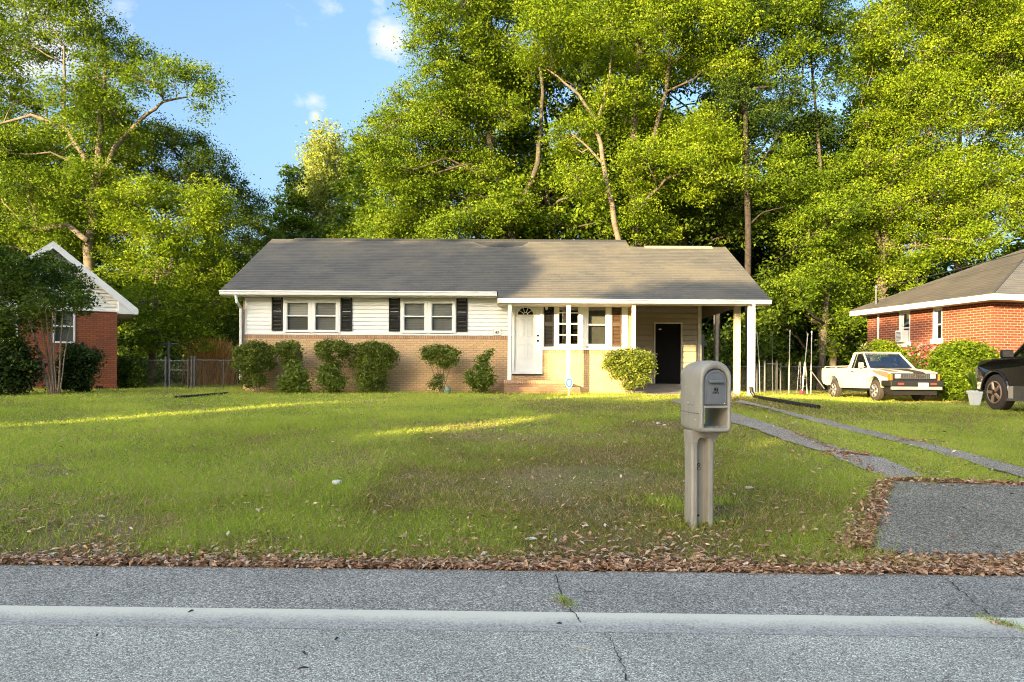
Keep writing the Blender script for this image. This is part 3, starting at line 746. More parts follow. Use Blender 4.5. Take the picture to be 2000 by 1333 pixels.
mb = MB(); x = XRoofR - .3; mb.add([(x, YE2 + .3, 3.57 + .1), (x, 30.2, 3.67), (x, YR2, plane_z(YR2) - .15)], [(0, 1, 2)]); mb.build('gable_panel', M['tan_siding'], house)
# porch posts and beam
def post(px0, px1, pyb, Y, mat=M['white'], zt=3.56, depth=.11, label=None):
    a, b = W(px0, 700, Y).x, W(px1, 700, Y).x; zb = W((px0 + px1) / 2, pyb, Y).z
    m = MB(); m.box(a, b, Y, Y + depth, zb, zt)
    o = m.build('post', mat, house, bevel=.008)
    if label: o['label'] = label
    return o
post(991, 998.5, 745, 21.62); post(1106, 1113.5, 762, 21.62); post(1234, 1241, 768, 21.62)
post(1397, 1403, 752, 28, M['wood'], zt=4.4); post(1434.5, 1446, 771, 22.3, M['wood'], depth=.16, zt=3.95, label='wide unpainted carport post')
post(1461, 1469, 776, 21.6)
mb = MB(); mb.box(hx(985, 21.6), W(990, 700, 21.6).x + .12, 21.56, 21.78, W(990, 748, 21.6).z - .03, W(990, 744, 21.6).z + .01); mb.build('post_base', M['plastic_black'], house)
mb = MB(); mb.box(XE + .05, XRoofR - .3, 21.64, 21.72, 3.565, 3.69); mb.build('beam', M['white'], house)
# steps
zp, zs_ = W(1030, 743, 21.55).z, W(1030, 756, 21.3).z
mb = MB(); mb.box(W(988, 0, 21.55).x, W(1108, 0, 21.55).x, 21.55, YW - .003, .6, zp - .1); mb.box(W(988, 0, 21.25).x, W(1137, 0, 21.25).x, 21.22, 21.548, .6, zs_)
mb.build('step', M['brick_step'], house)
mb = MB(); mb.box(W(987, 0, 21.55).x, W(1108.5, 0, 21.55).x, 21.53, YW - .003, zp - .098, zp); mb.build('step_edge', M['rowlock_tan'], house)
# storage room in the carport
YS = 25.5
def sx(px): return W(px, 680, YS).x
def sz(py): return W(1300, py, YS).z
sd = (sx(1279), sx(1329), sz(750), sz(633))
mb = siding(MB(), XR, sx(1363), sz(750) - .02, 4.7, [sd], YS, .19, .035, .036)
mb.quad((sx(1363), YS, 1.0), (sx(1363), 30.2, 1.0), (sx(1363), 30.2, 3.55), (sx(1363), YS, 4.7))
mb.build('storage_wall', M['tan_siding'], house)
mb = MB(); mb.box(sx(1363) - .02, sx(1370) - .02, YS - .045, YS + .05, 1.05, 4.7); mb.box(sd[0] - .05, sd[0], YS - .055, YS + .03, sd[2], sd[3] + .05); mb.box(sd[1], sd[1] + .05, YS - .055, YS + .03, sd[2], sd[3] + .05); mb.box(sd[0], sd[1], YS - .055, YS + .03, sd[3], sd[3] + .05)
mb.build('storage_trim', M['soffit'], house)
mb = MB(); mb.box(sd[0], sd[1], YS + .005, YS + .05, sd[2], sd[3])
for c, e in ((.15, .85), (1.05, 1.85)):
    for a, b in ((.1, .38), (.48, .76)):
        mb.box(sd[0] + a, sd[0] + b, YS - .006, YS + .004, sd[2] + c, sd[2] + e)
sdoor = mb.build('storage_door', M['black_door'], house, bevel=.005)
mb = MB(); mb.box(sx(1286), sx(1291), YS - .01, YS + .003, sz(645), sz(642.5)); mb.build('door_sign', M['white'], sdoor)
for py in (692, 706):
    k = MB(); k.lathe((sd[0] + .06, YS - .002, sz(py)), [(.02, 0), (.028, -.02), (.02, -.05), (.001, -.055)], 12, 'y'); k.build('door_knob', M['alu'], sdoor)
# carport slab, rising to the rear
mb = MB()
xa, xb = XR + .02, W(1445, 772, 21.7).x
zf, zr_ = W(1350, 771, 21.7).z, sz(750)
mb.add([(xa, 21.75, zf), (xb, 21.75, zf), (xb, YS, zr_), (xa, YS, zr_), (xb, 30.3, zr_), (xa, 30.3, zr_), (xa, 21.75, .5), (xb, 21.75, .5), (xb, 30.3, .5), (xa, 30.3, .5)],
       [(0, 1, 2, 3), (3, 2, 4, 5), (0, 6, 7, 1), (1, 7, 8, 4, 2), (0, 3, 5, 9, 6)])
mb.build('carport_slab', M['concrete'], house)
# downspouts
mb = MB(); p = [W(460, 578, 22.0), W(462, 590, 22.0), W(470, 602, 22.36), W(470, 742, 22.4)]
mb.tube([(a.x, a.y, a.z) for a in p], .045, 8); mb.build('downspout', M['white'], house)
mb = MB(); xd = W(1471, 700, 21.5).x; mb.box(xd - .04, xd + .03, 21.42, 21.5, W(1470, 776, 21.5).z, 3.58); mb.build('downspout', M['white'], house, bevel=.01)
mb = MB(); a = W(1466, 756, 21.35); b = W(1472, 772, 21.3)
mb.tube([a, (a.x + .02, a.y, a.z - .15), b], [.05, .055, .045], 10); mb.build('downspout_boot', M['plastic_black'], house)
# wall lantern, electric meter box
mb = MB(); p = W(1067, 600, YW - .12); mb.lathe((p.x, p.y, p.z - .1), [(.01, 0), (.04, .05), (.055, .14), (.02, .19), (.01, .2)], 8); mb.box(p.x - .01, p.x + .01, YW - .12, YW - .04, p.z + .08, p.z + .1)
mb.build('wall_lantern', M['soffit'], house)
p0, p1 = W(1366, 655, 26.5), W(1373, 712, 26.5)
mb = MB(); mb.box(p0.x, p1.x, 26.4, 26.6, p1.z, p0.z); mb.lathe((p1.x, 26.5, (p0.z * .7 + p1.z * .3)), [(.1, 0), (.1, .1), (.02, .12)], 14, 'x'); mb.build('meter_box', M['metal'], house, bevel=.01)
# house number plaque
def text_mesh(s, size, mat, parent, loc, rz=0, name='number', ext=.002, rx=90):
    cu = bpy.data.curves.new('t', 'FONT'); cu.body = s; cu.size = size; cu.extrude = ext; cu.align_x = 'CENTER'; cu.align_y = 'CENTER'; cu.offset = size * .012
    o = bpy.data.objects.new('t', cu); COL.objects.link(o)
    dg = bpy.context.evaluated_depsgraph_get(); me = bpy.data.meshes.new_from_object(o.evaluated_get(dg))
    bpy.data.objects.remove(o); me.materials.clear(); me.materials.append(mat)
    n = bpy.data.objects.new(name, me); COL.objects.link(n); n.parent = parent
    n.location = loc; n.rotation_euler = (R(rx), 0, rz); return n
pq = rect(963.5, 977.5, 645, 655, 970); plq = empty('number_plaque', ((pq[0] + pq[1]) / 2, YW - .05, pq[2]), 'small white number plaque reading 43 on the siding beside the porch', 'plaque')
mb = MB(); mb.box(pq[0] - .005, pq[1] + .005, YW - .05, YW - .03, pq[2], pq[3])
for k in range(5):
    cx = pq[0] + (pq[1] - pq[0]) * (k + .5) / 5; mb.lathe((cx, YW - .04, pq[3] + .012), [(.001, -.012), (.022, -.008), (.022, .008), (.001, .012)], 8, 'y')
mb.build('plate', M['white'], plq)
mb = MB(); mb.box(pq[0] - .02, pq[1] + .02, YW - .035, YW - .028, pq[2] - .012, pq[3] + .03); mb.build('plate_frame', M['wood'], plq)
text_mesh('43', .115, M['black'], plq, (0, -.004, (pq[3] - pq[2]) / 2))

# ------------------------------------------------------------------ left red brick house
TH = R(33); P0 = W(228, 768, 24.9)
lh = empty('red_brick_house', (P0.x, P0.y, .85), 'red brick house with white gable behind the multi-stemmed tree', 'house', rz=TH)
z0 = .85
zs = W(228, 608, 24.9).z - z0; zt_ = W(265, 605, 25.2).z - z0; zp_ = W(105, 475, 23.9).z - z0
PK, TIP = -1.85, .57; LT = PK - (TIP - PK)
wA = (-1.85, -1.22, zs - 1.13, zs - .02); wB = (-3.35, -2.78, zs - 1.13, zs - .02)
mb = MB(); wall_cells(mb, LT + .57, 0, -.4, zs, [wA, wB], 0, .12)
mb.quad((0, 0, -.4), (0, 9, -.4), (0, 9, zs), (0, 0, zs)); mb.quad((LT + .57, 0, -.4), (LT + .57, 1.5, -.4), (LT + .57, 1.5, zs), (LT + .57, 0, zs))
mb.quad((LT + .57, 1.5, -.4), (-18, 1.5, -.4), (-18, 1.5, zs), (LT + .57, 1.5, zs)); mb.quad((-18, 1.5, -.4), (-18, 9, -.4), (-18, 9, zs), (-18, 1.5, zs)); mb.quad((0, 9, -.4), (-18, 9, -.4), (-18, 9, zs), (0, 9, zs))
mb.build('wall', M['brick_left'], lh, world=False)
mb = MB(); sl_ = (zp_ - zt_) / (TIP - PK)
z = zs
while z < zp_ - .1:
    zt2 = z + .115; hw = lambda q: (zp_ - .1 - q) / sl_
    a, b = max(PK - hw(z), LT + .57), min(PK + hw(z), 0); a2, b2 = max(PK - max(hw(zt2), 0), LT + .57), min(PK + max(hw(zt2), 0), 0)
    mb.quad((a, -.022, z), (b, -.022, z), (b2 + (b - b2) * .15, -.012, zt2 - .018), (a2 + (a - a2) * .15, -.012, zt2 - .018)); mb.quad((a2 + (a - a2) * .15, .01, zt2 - .018), (b2 + (b - b2) * .15, .01, zt2 - .018), (b2, .01, zt2), (a2, .01, zt2)); mb.quad((a, 0, z), (b, 0, z), (b, -.016, z), (a, -.016, z)); z = zt2
mb.build('gable_siding', M['siding'], lh, world=False)
OV = -.45
mb = MB(); mb.slab([(PK, OV, zp_ + .0), (TIP, OV, zt_), (TIP, 9.4, zt_), (PK, 9.4, zp_)], (0, 0, -.06)); mb.slab([(PK, OV, zp_), (LT, OV, zt_), (LT, 3, zt_), (PK, 5, zp_)], (0, 0, -.06))
ry = 5.0
mb.slab([(-18.4, .95, zt_), (LT + .2, .95, zt_), (PK, ry, zp_ + .0), (-18.4, ry, zp_)], (0, 0, -.06)); mb.slab([(-18.4, 9.4, zt_), (TIP, 9.4, zt_), (PK, ry, zp_), (-18.4, ry, zp_)], (0, 0, -.06))
mb.build('roof', M['shingle_local'], lh, world=False)
mb = MB()
for e, s_ in ((TIP, 1), (LT, -1)):
    mb.slab([(PK, OV - .02, zp_ - .01), (e, OV - .02, zt_ - .01), (e, OV - .02, zt_ - .2), (e - .12 * s_, OV - .02, zt_ - .2), (PK, OV - .02, zp_ - .24)], (0, -.025, 0))
mb.box(.0, TIP, OV, 9.3, zt_ - .2, zt_ - .17); mb.box(TIP - .02, TIP + .02, OV - .02, 9.3, zt_ - .2, zt_ - .03)
mb.slab([(0.02, OV - .001, zt_ - .2), (TIP - .01, OV - .001, zt_ - .2), (TIP - .01, OV - .001, zt_ - .05), (0.02, OV - .001, zt_ + .3)], (0, .03, 0))
mb.box(LT + .3, .01, -.05, -.017, zs - .04, zs + .03)
mb.slab([(.0, OV, zt_ - .2), (.0, 0, zt_ - .2), (.0, 0, zt_ + .42), (.0, OV, zt_ + .42)], (.022, 0, 0))
mb.build('rake_board', M['white'], lh, world=False)
mb = MB(); mb.slab([(PK, OV, zp_ - .07), (TIP, OV, zt_ - .07), (TIP, 0, zt_ - .07), (PK, 0, zp_ - .07)], (0, 0, -.02)); mb.build('soffit', M['soffit'], lh, world=False)
for r in (wA, wB):
    x0_, x1_, a, b = r; f = MB()
    f.box(x0_, x0_ + .06, -.03, .06, a, b); f.box(x1_ - .06, x1_, -.03, .06, a, b); f.box(x0_ + .06, x1_ - .06, -.03, .06, b - .06, b); f.box(x0_ + .06, x1_ - .06, -.04, .06, a, a + .06); f.box(x0_ + .06, x1_ - .06, -.02, .04, (a + b) / 2 - .02, (a + b) / 2 + .02)
    wo = f.build('window', M['white'], lh, world=False)
    g = MB(); g.quad((x0_ + .05, .02, a), (x1_ - .05, .02, a), (x1_ - .05, .02, b), (x0_ + .05, .02, b)); g.build('pane', M['glass'], wo, world=False)
    g = MB(); g.box(x0_, x1_, .11, .13, a, b); g.build('curtain', M['curtain'], wo, world=False)
mb = MB(); mb.box(-.62, -.42, -.02, .01, .02, .2)
for k in range(5): mb.box(-.62, -.42, -.03, -.02, .035 + k * .035, .05 + k * .035)
mb.build('foundation_vent', M['plastic_black'], lh, world=False)
mb = MB(); mb.box(-.65, -.39, -.035, .01, -.03, .015); mb.build('vent_sill', M['white'], lh, world=False)

# ------------------------------------------------------------------ right red brick house
SR = 1.2
Np = W(1940, 574, 18.1 * SR); Fp = W(1661, 606, 23.1 * SR)
ze = (Np.z + Fp.z) / 2 - .0
side = Vector((Fp.x - Np.x, Fp.y - Np.y, 0)); SL = side.length; sdir = side.normalized()
rot = math.atan2(-sdir.x, sdir.y)      # local +y runs along the side wall away from the camera
rh = empty('red_brick_house', (Np.x, Np.y, .75), 'sunlit red brick house with hipped roof behind the white pickup', 'house', rz=rot)
mw = Matrix.Rotation(-rot, 4, 'Z')
def loc(p): v = Vector((p.x - Np.x, p.y - Np.y, p.z - .75)); return mw @ v
RP = loc(W(2020, 481, 24.6)); ze -= .75
OH = .5
Yd = SL
wl_x = OH; front_y = OH; back_y = Yd - OH * .6
za = -.5
zw = ze - .12
# windows on the side wall given by local y
def side_y(px):
    # solve for local y on the plane x = wl_x whose pixel column is px
    best = min((abs((lambda q: 1000 + F * q.x / q.y)(Matrix.Rotation(rot, 4, 'Z') @ Vector((wl_x, t_, 0)) + Vector((Np.x, Np.y, 0))) - px), t_) for t_ in np.arange(0, Yd, .02))
    return best[1]
w1 = (side_y(1840) - .9, side_y(1840) + .12); w2 = (side_y(1777) - .1, side_y(1757) + .1)
w1 = (side_y(1840), side_y(1823)); w2 = (side_y(1777), side_y(1757))
zw1, zb1 = zw + .0, zw - 1.18
zb2 = zw - 1.22
mb = MB()
def side_cells(mb, y0, y1, z0, z1, holes, x, depth):
    ys = sorted({y0, y1, *[h[0] for h in holes], *[h[1] for h in holes]}); zs_ = sorted({z0, z1, *[h[2] for h in holes], *[h[3] for h in holes]})
    for a, b in zip(ys, ys[1:]):
        for c, d_ in zip(zs_, zs_[1:]):
            if any(h[0] < (a + b) / 2 < h[1] and h[2] < (c + d_) / 2 < h[3] for h in holes): continue
            mb.quad((x, a, c), (x, b, c), (x, b, d_), (x, a, d_))
    for a, b, c, d_ in holes:
        for q in (((x, a, c), (x + depth, a, c), (x + depth, a, d_), (x, a, d_)), ((x, b, c), (x + depth, b, c), (x + depth, b, d_), (x, b, d_)), ((x, a, c), (x, b, c), (x + depth, b, c), (x + depth, a, c))): mb.quad(*q)
H1 = (w1[0], w1[1], zb1, zw); H2 = (w2[0], w2[1], zb2, zw)
side_cells(mb, front_y, back_y, za, zw, [H1, H2], wl_x, .1)
mb.quad((wl_x, front_y, za), (14, front_y, za), (14, front_y, zw), (wl_x, front_y, zw)); mb.quad((wl_x, back_y, za), (14, back_y, za), (14, back_y, zw), (wl_x, back_y, zw))
mb.build('wall', M['brick_right'], rh, world=False)
mb = MB()
def fan(mb, p, off): mb.slab(p, off)
A_, B_, R_, C_, D_, R2 = (0, 0, ze), (0, Yd, ze), tuple(RP), (15, 0, ze), (15, Yd, ze), (15 - 0, RP.y, RP.z)
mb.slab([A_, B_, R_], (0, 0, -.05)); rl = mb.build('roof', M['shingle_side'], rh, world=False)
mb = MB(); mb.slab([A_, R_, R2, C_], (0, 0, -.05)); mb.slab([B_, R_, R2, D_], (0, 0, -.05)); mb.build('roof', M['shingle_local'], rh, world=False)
mb = MB()
for a, b in ((A_, R_), (B_, R_)): mb.tube([Vector(a) + Vector((0, 0, .0)), Vector(b) + Vector((0, 0, .0))], .035, 5)
mb.build('hip_cap', M['ridge_dark'], rh, world=False)
mb = MB(); mb.box(-.02, .04, -.02, Yd + .02, ze - .2, ze - .03); mb.box(.04, 15, -.02, .04, ze - .2, ze - .03); mb.build('fascia', M['white'], rh, world=False)
mb = MB(); mb.box(.04, wl_x + .02, .04, Yd, ze - .2, ze - .18); mb.box(wl_x + .02, 15, .04, front_y + .02, ze - .2, ze - .18); mb.build('soffit', M['soffit'], rh, world=False)
zw = ze - .2
for (a, b, c, d_), ac in ((H1, False), (H2, True)):
    f = MB(); x = wl_x
    d_ = zw
    f.box(x - .03, x + .06, b - .09, b, c, d_); f.box(x + .01, x + .06, a, a + .05, c, d_); f.box(x, x + .05, a + .05, b - .09, (c + d_) / 2 - .02, (c + d_) / 2 + .02)
    f.box(x - .08, x + .07, a - .04, b + .06, c - .08, c + .08); f.box(x, x + .05, a + .05, b - .09, d_ - .08, d_)
    wo = f.build('window', M['white'], rh, world=False)
    g = MB(); g.quad((x + .03, a, c), (x + .03, b, c), (x + .03, b, d_), (x + .03, a, d_)); g.build('pane', M['glass'], wo, world=False)
    g = MB(); g.box(x + .08, x + .1, a, b, c, d_); g.build('curtain', M['inside'], wo, world=False)
    if ac:
        g = MB(); g.box(x - .28, x + .02, a + .08, b - .1, c + .08, c + .48); g.build('air_conditioner', M['white'], wo, world=False, bevel=.015)
        g = MB()
        for k in range(7): g.box(x - .288, x - .281, a + .12, b - .14, c + .13 + k * .045, c + .15 + k * .045)
        g.build('air_conditioner_grille', M['metal'], wo, world=False)
yc = side_y(1717)
mb = MB(); mb.tube([(wl_x - .05, yc, .6), (wl_x - .05, yc, ze - .2)], .035, 8); mb.build('conduit', M['white'], rh, world=False)
mb = MB(); mb.tube([(.35, yc, ze - .1), (.35, yc, ze + .75)], .035, 8); mb.lathe((.35, yc, ze + .75), [(.06, 0), (.07, .06), (.02, .12)], 10); mb.build('service_mast', M['metal'], rh, world=False)
SERV = Matrix.Rotation(rot, 4, 'Z') @ Vector((.35, yc, ze + .7)) + Vector((Np.x, Np.y, .75))

# ------------------------------------------------------------------ mailbox
mx_, my_ = 1.694, 6.5; mz_ = float(gz(mx_, my_))
mbx = empty('mailbox', (mx_, my_, mz_), 'taupe plastic mailbox with grey arched door and newspaper slot on a channelled post', 'mailbox', rz=R(8))
def Zm(z): return z - mz_
def arch(hw, zb, ztop, rc, n=14, sq=1.0):
    """closed outline: rounded bottom corners, semicircular top, counter-clockwise from bottom left"""
    pts = []
    for k in range(6):
        a = math.pi + math.pi / 2 * k / 5; pts.append((-hw + rc + rc * math.cos(a), zb + rc + rc * math.sin(a)))
    for k in range(6):
        a = 1.5 * math.pi + math.pi / 2 * k / 5; pts.append((hw - rc + rc * math.cos(a), zb + rc + rc * math.sin(a)))
    for k in range(n + 1):
        a = math.pi * k / n; pts.append((hw * math.cos(a), ztop - hw * sq + hw * sq * math.sin(a)))
    return pts
def ring(mb, loops):
    """loft a list of (outline, y)"""
    n = len(loops[0][0]); k = len(mb.v)
    for o_, y in loops: mb.v += [(p[0], y, p[1]) for p in o_]
    for i in range(len(loops) - 1):
        for j in range(n):
            a = k + i * n + j; b = k + i * n + (j + 1) % n; mb.f.append((a, b, b + n, a + n))
ZB, ZT = Zm(.94), Zm(1.56)
def sc(o_, hw_, dz0, dz1): return arch(hw_, ZB + dz0, ZT - dz1, .03)
zg = Zm(1.105)
mb = MB()
inner = arch(.105, Zm(.985), Zm(1.485), .018)
ring(mb, [(inner, .24), (inner, -.225), (arch(.108, Zm(.982), Zm(1.488), .02), -.243), (arch(.125, ZB + .018, ZT - .03, .04), -.252), (arch(.135, ZB + .008, ZT - .018, .04), -.243), (arch(.142, ZB, ZT - .008, .042), -.215),
          (arch(.143, ZB, ZT - .002, .042), -.1), (arch(.141, ZB + .006, ZT, .042), .1), (arch(.134, ZB + .02, ZT - .012, .042), .22), (arch(.122, ZB + .03, ZT - .03, .04), .245), (inner, .24)])
mb.build('body', M['mailbox'], mbx, world=False, smooth=True)
# ridge where upper shell sits over the lower basket, both sides
mb = MB()
for s_ in (-1, 1):
    mb.tube([(s_ * .1445, -.22, zg), (s_ * .1455, -.1, zg), (s_ * .1435, .1, zg + .004), (s_ * .137, .22, zg + .008)], .0042, 6)
mb.tube([(-.143, .05, zg + .07), (-.143, -.08, zg + .066), (-.143, -.1, zg + .07)], .003, 6)
mb.build('shell_lip', M['mailbox_door'], mbx, world=False, smooth=True)
mb = MB(); mb.slab([(-.144, .05, zg + .17), (-.144, -.12, zg + .17), (-.144, -.12, zg + .02), (-.144, .05, zg + .02)], (.003, 0, 0)); 
mb = MB()
for (a, y_, z_, l_) in ((-.1445, .05, 1.33, .03), (-.1445, -.12, 1.27, .02), (-.1445, .0, 1.19, .04), (-.1445, -.16, 1.05, .03)):
    mb = MB(); mb.tube([(a, y_, Zm(z_)), (a, y_ + l_, Zm(z_) - .004)], .0022, 4); mb.build('scuff', M['white'], mbx, world=False)
# shelf between door and slot
mb = MB(); mb.box(-.106, .106, -.243, .2, Zm(1.15), Zm(1.172)); mb.build('shelf', M['mailbox'], mbx, world=False, bevel=.004)
mb = MB(); mb.quad((-.104, .2, Zm(1.16)), (.104, .2, Zm(1.16)), (.104, .2, Zm(1.47)), (-.104, .2, Zm(1.47))); mb.build('back_panel', M['mailbox'], mbx, world=False)
do = [p for p in arch(.102, Zm(1.178), Zm(1.478), .006)]
mb = MB(); ring(mb, [([(0, Zm(1.3))] * len(do), -.236), ([(p[0] * .96, (p[1] - Zm(1.32)) * .965 + Zm(1.32)) for p in do], -.236), (do, -.230), (do, -.21)])
dr = mb.build('mailbox_door', M['mailbox_door'], mbx, world=False)
mb = MB()
o1 = [(p[0] * .86, (p[1] - Zm(1.32)) * .86 + Zm(1.32)) for p in do]; mb.tube([(p[0], -.237, p[1]) for p in o1] + [(o1[0][0], -.237, o1[0][1])], .0035, 6)
for k in range(9): 
    xx = -.072 + k * .018; mb.tube([(xx, -.2365, Zm(1.20)), (xx, -.2365, Zm(1.262))], .0012, 4)
mb.build('door_moulding', M['mailbox_door'], dr, world=False)
mb = MB(); hz_ = Zm(1.375)
prof = [(-.062, hz_ - .012), (.062, hz_ - .012), (.066, hz_), (.055, hz_ + .014), (-.055, hz_ + .014), (-.066, hz_)]
mb.slab([(p[0], -.236, p[1]) for p in prof], (0, -.03, 0)); mb.build('door_handle', M['mailbox_door'], dr, world=False, bevel=.007)
mb = MB()
mb.lathe((.078, -.238, Zm(1.19)), [(.006, 0), (.005, -.004), (.001, -.005)], 10, 'y'); mb.build('rivet', M['white'], dr, world=False)
text_mesh('43', .042, M['black'], dr, (.002, -.239, Zm(1.308)))
mb = MB()
for s_ in (-1, 1):
    for ph in (0, 1):
        mb.tube([(s_ * .004, -.2385, Zm(1.284 - .004 * ph)), (s_ * .016, -.2385, Zm(1.290 - .012 * ph)), (s_ * .026, -.2385, Zm(1.283 - .008 * ph)), (s_ * .022, -.2385, Zm(1.276 - .004 * ph))], .0022, 4)
mb.tube([(0, -.2385, Zm(1.288)), (0, -.2385, Zm(1.268))], .0026, 4); mb.build('flourish', M['black'], dr, world=False)
mb = MB()
for k in range(8): mb.lathe((-.085 + k * .024, -.246, Zm(.988)), [(.001, 0), (.007, .001), (.007, .006), (.001, .009)], 8)
mb.build('grip_teeth', M['mailbox'], mbx, world=False)
# post: C channel
ox = -.046
def cprof(w_, f_, b_, rec): return [(-w_, b_), (-w_, f_ + .012), (-w_ + .014, f_), (-.052, f_), (-.044, f_ + rec * .9), (-.036, f_ + rec), (.036, f_ + rec), (.044, f_ + rec * .9), (.052, f_), (w_ - .014, f_), (w_, f_ + .012), (w_, b_)]
mb = MB(); zl = [(-.12, .105, -.085, .085), (.0, .103, -.085, .085), (.4, .101, -.083, .083), (.68, .104, -.085, .085), (Zm(.885), .108, -.09, .088)]
pr = [cprof(a[1], a[2], a[3], .075) for a in zl]; n = len(pr[0]); k0 = len(mb.v)
for (zz, *_r), p_ in zip(zl, pr): mb.v += [(ox + q[0], q[1], zz) for q in p_]
for i in range(len(zl) - 1):
    for j in range(n): a = k0 + i * n + j; b = k0 + i * n + (j + 1) % n; mb.f.append((a, b, b + n, a + n))
post_o = mb.build('mailbox_post', M['mailbox'], mbx, world=False, bevel=.006)
mb = MB()
mb.slab([(ox - .108, -.092, Zm(.84)), (ox - .052, -.092, Zm(.84)), (ox - .045, -.092, Zm(.868)), (ox - .025, -.092, Zm(.886)), (ox + .045, -.092, Zm(.886)), (ox + .108, -.092, Zm(.84)), (ox + .128, -.092, Zm(.89)), (ox + .16, -.092, Zm(.925)), (ox + .16, -.092, Zm(.95)), (ox - .108, -.092, Zm(.95))], (0, .19, 0))
mb.build('post_bracket', M['mailbox'], mbx, world=False, bevel=.008)
mb = MB(); ys_ = -.0105
for cz, r_ in ((Zm(.645), .012),):
    mb.tube([(ox - .008 + r_ * math.cos(a), ys_, cz + r_ * math.sin(a)) for a in np.linspace(0, 2 * math.pi, 13)], .0035, 5)
    mb.build('ring_mark', M['black'], post_o, world=False)
mb = MB()
qd = [(-.02, .625), (.006, .625), (.004, .597), (-.022, .602)]
mb.tube([(ox + a, ys_, Zm(b)) for a, b in qd + [qd[0]]], .0028, 5); mb.build('decal', M['black'], post_o, world=False); mb = MB(); mb.lathe((ox - .01, ys_, Zm(.2)), [(.011, 0), (.011, -.002)], 12, 'y')
mb.build('drain_hole', M['black'], post_o, world=False)
mb = MB()
for k, (a, b) in enumerate(((-.05, 1.53), (-.03, 1.545), (.0, 1.553), (.01, 1.545))): pass

# ------------------------------------------------------------------ vegetation generators
def tree(name, label, base, trunks, lobes, leaf, bark, cat='tree', group=None, leafs=.056, dens=1.0, clr=.5, seed=1, up=.5, droop=.55, flat=.52, hollow=.35, twig=True, limb_r=.09, tintoff=0.0):
    """trunks: polylines of (x,y,z,r); lobes: (centre, rx, rz)"""
    rng = np.random.default_rng(seed)
    e = empty(name, base, label, cat, group)
    mb = MB(); tp = []
    for tr in trunks:
        pts = [Vector(p[:3]) for p in tr]; rr = [p[3] for p in tr]
        P_, R_ = [], []
        for i in range(len(pts) - 1):
            for s_ in range(4):
                f_ = s_ / 4; q = pts[i].lerp(pts[i + 1], f_) + Vector(rng.normal(size=3)) * rr[i] * .25 * (1 if s_ else 0)
                P_.append(q); R_.append(rr[i] * (1 - f_) + rr[i + 1] * f_)
        P_.append(pts[-1]); R_.append(rr[-1])
        mb.tube(P_, R_, 10); tp += list(zip(P_, R_))
    CC, TT, OUT = [], [], []
    for c, rx_, rz_ in lobes:
        c = Vector(c)
        best = min(tp, key=lambda q: (q[0] - c).length + 1.2 * max(0, q[0].z - c.z + .3 * rx_))
        a, ra = best; d_ = (c - a).length
        mid = a.lerp(c, .5) + Vector((0, 0, .12 * d_)) + Vector(rng.normal(size=3)) * .08 * d_
        q1 = a.lerp(mid, .5) + Vector(rng.normal(size=3)) * .05 * d_
        lr = min(ra * .7, limb_r * (.5 + rx_ * .35))
        mb.tube([a, q1, mid, mid.lerp(c, .6) + Vector(rng.normal(size=3)) * .06 * d_, c], [lr, lr * .85, lr * .65, lr * .45, lr * .3], 6)
        ncl = max(4, int(30 * dens * (rx_ * rz_) / .8 / (clr / .5) ** 2))
        dirs = nrm(rng.normal(size=(ncl, 3)) + np.array([0, 0, .25]))
        rad = (hollow + (1.12 - hollow) * rng.random(ncl) ** .55)[:, None]
        cen = np.array(c) + dirs * rad * np.array([rx_, rx_, rz_])
        if twig:
            for i in rng.choice(ncl, max(2, ncl // 3), replace=False):
                t_ = Vector(cen[i]); m_ = c.lerp(t_, .5) + Vector((0, 0, .1)) + Vector(rng.normal(size=3)) * .08
                mb.tube([c, m_, t_], [lr * .28, lr * .2, .008], 4, False)
        nl = int(54 * (clr / .5) ** 2 * (.085 / leafs) ** 1.6)
        cr = clr * rng.uniform(.45, 1.65, ncl)
        ld = rng.normal(size=(ncl, nl, 3)) * .5
        pts = cen[:, None, :] + ld * cr[:, None, None] * np.array([1, 1, flat])
        pts[:, :, 2] -= droop * .3 * cr[:, None] * np.abs(ld[:, :, 0] + ld[:, :, 1])
        ct = rng.normal(.5, .19, ncl)[:, None] + rng.normal(0, .09, (ncl, nl)) + tintoff
        CC.append(pts.reshape(-1, 3)); TT.append(ct.ravel())
    mb.build('trunk', bark, e, smooth=True)
    C_ = np.concatenate(CC); T_ = np.concatenate(TT); global NLEAF; NLEAF += len(C_)
    np_mesh('crown', leaf_verts(C_, leafs, up, .5, rng, droop), 4, leaf, e, T_)
    return e
def L(Y, *items):
    """lobes from (px, py, radius px[, flatten]) at depth Y with a spread in depth"""
    o_ = []
    for i, it in enumerate(items):
        px, py, r_ = it[:3]; fl = it[3] if len(it) > 3 else .85
        dy = ((i * 37) % 11 - 5) / 5 * 1.3
        p = W(px, py, Y + dy); o_.append((p, r_ * (Y + dy) / F, r_ * fl * (Y + dy) / F))
    return o_
def T(Y, *items):
    return [(*W(px, py, Y + (it[0] if it else 0)), r_ * .58) for px, py, r_, *it in items]

NLEAF = 0
G_BACK = 'trees behind the tan brick house'
def gb(px, Y): p = W(px, 750, Y); return (p.x, p.y, float(gz(p.x, p.y)))
def fill(Y, x0, x1, y0, y1, n, r0, r1, seed, fl=.85):
    rr = np.random.default_rng(seed); o_ = []
    for i in range(n):
        px, py, r_ = rr.uniform(x0, x1), rr.uniform(y0, y1), rr.uniform(r0, r1); Yq = Y + rr.uniform(-1.5, 1.5)
        p = W(px, py, Yq); o_.append((p, r_ * Yq / F, r_ * fl * Yq / F))
    return o_
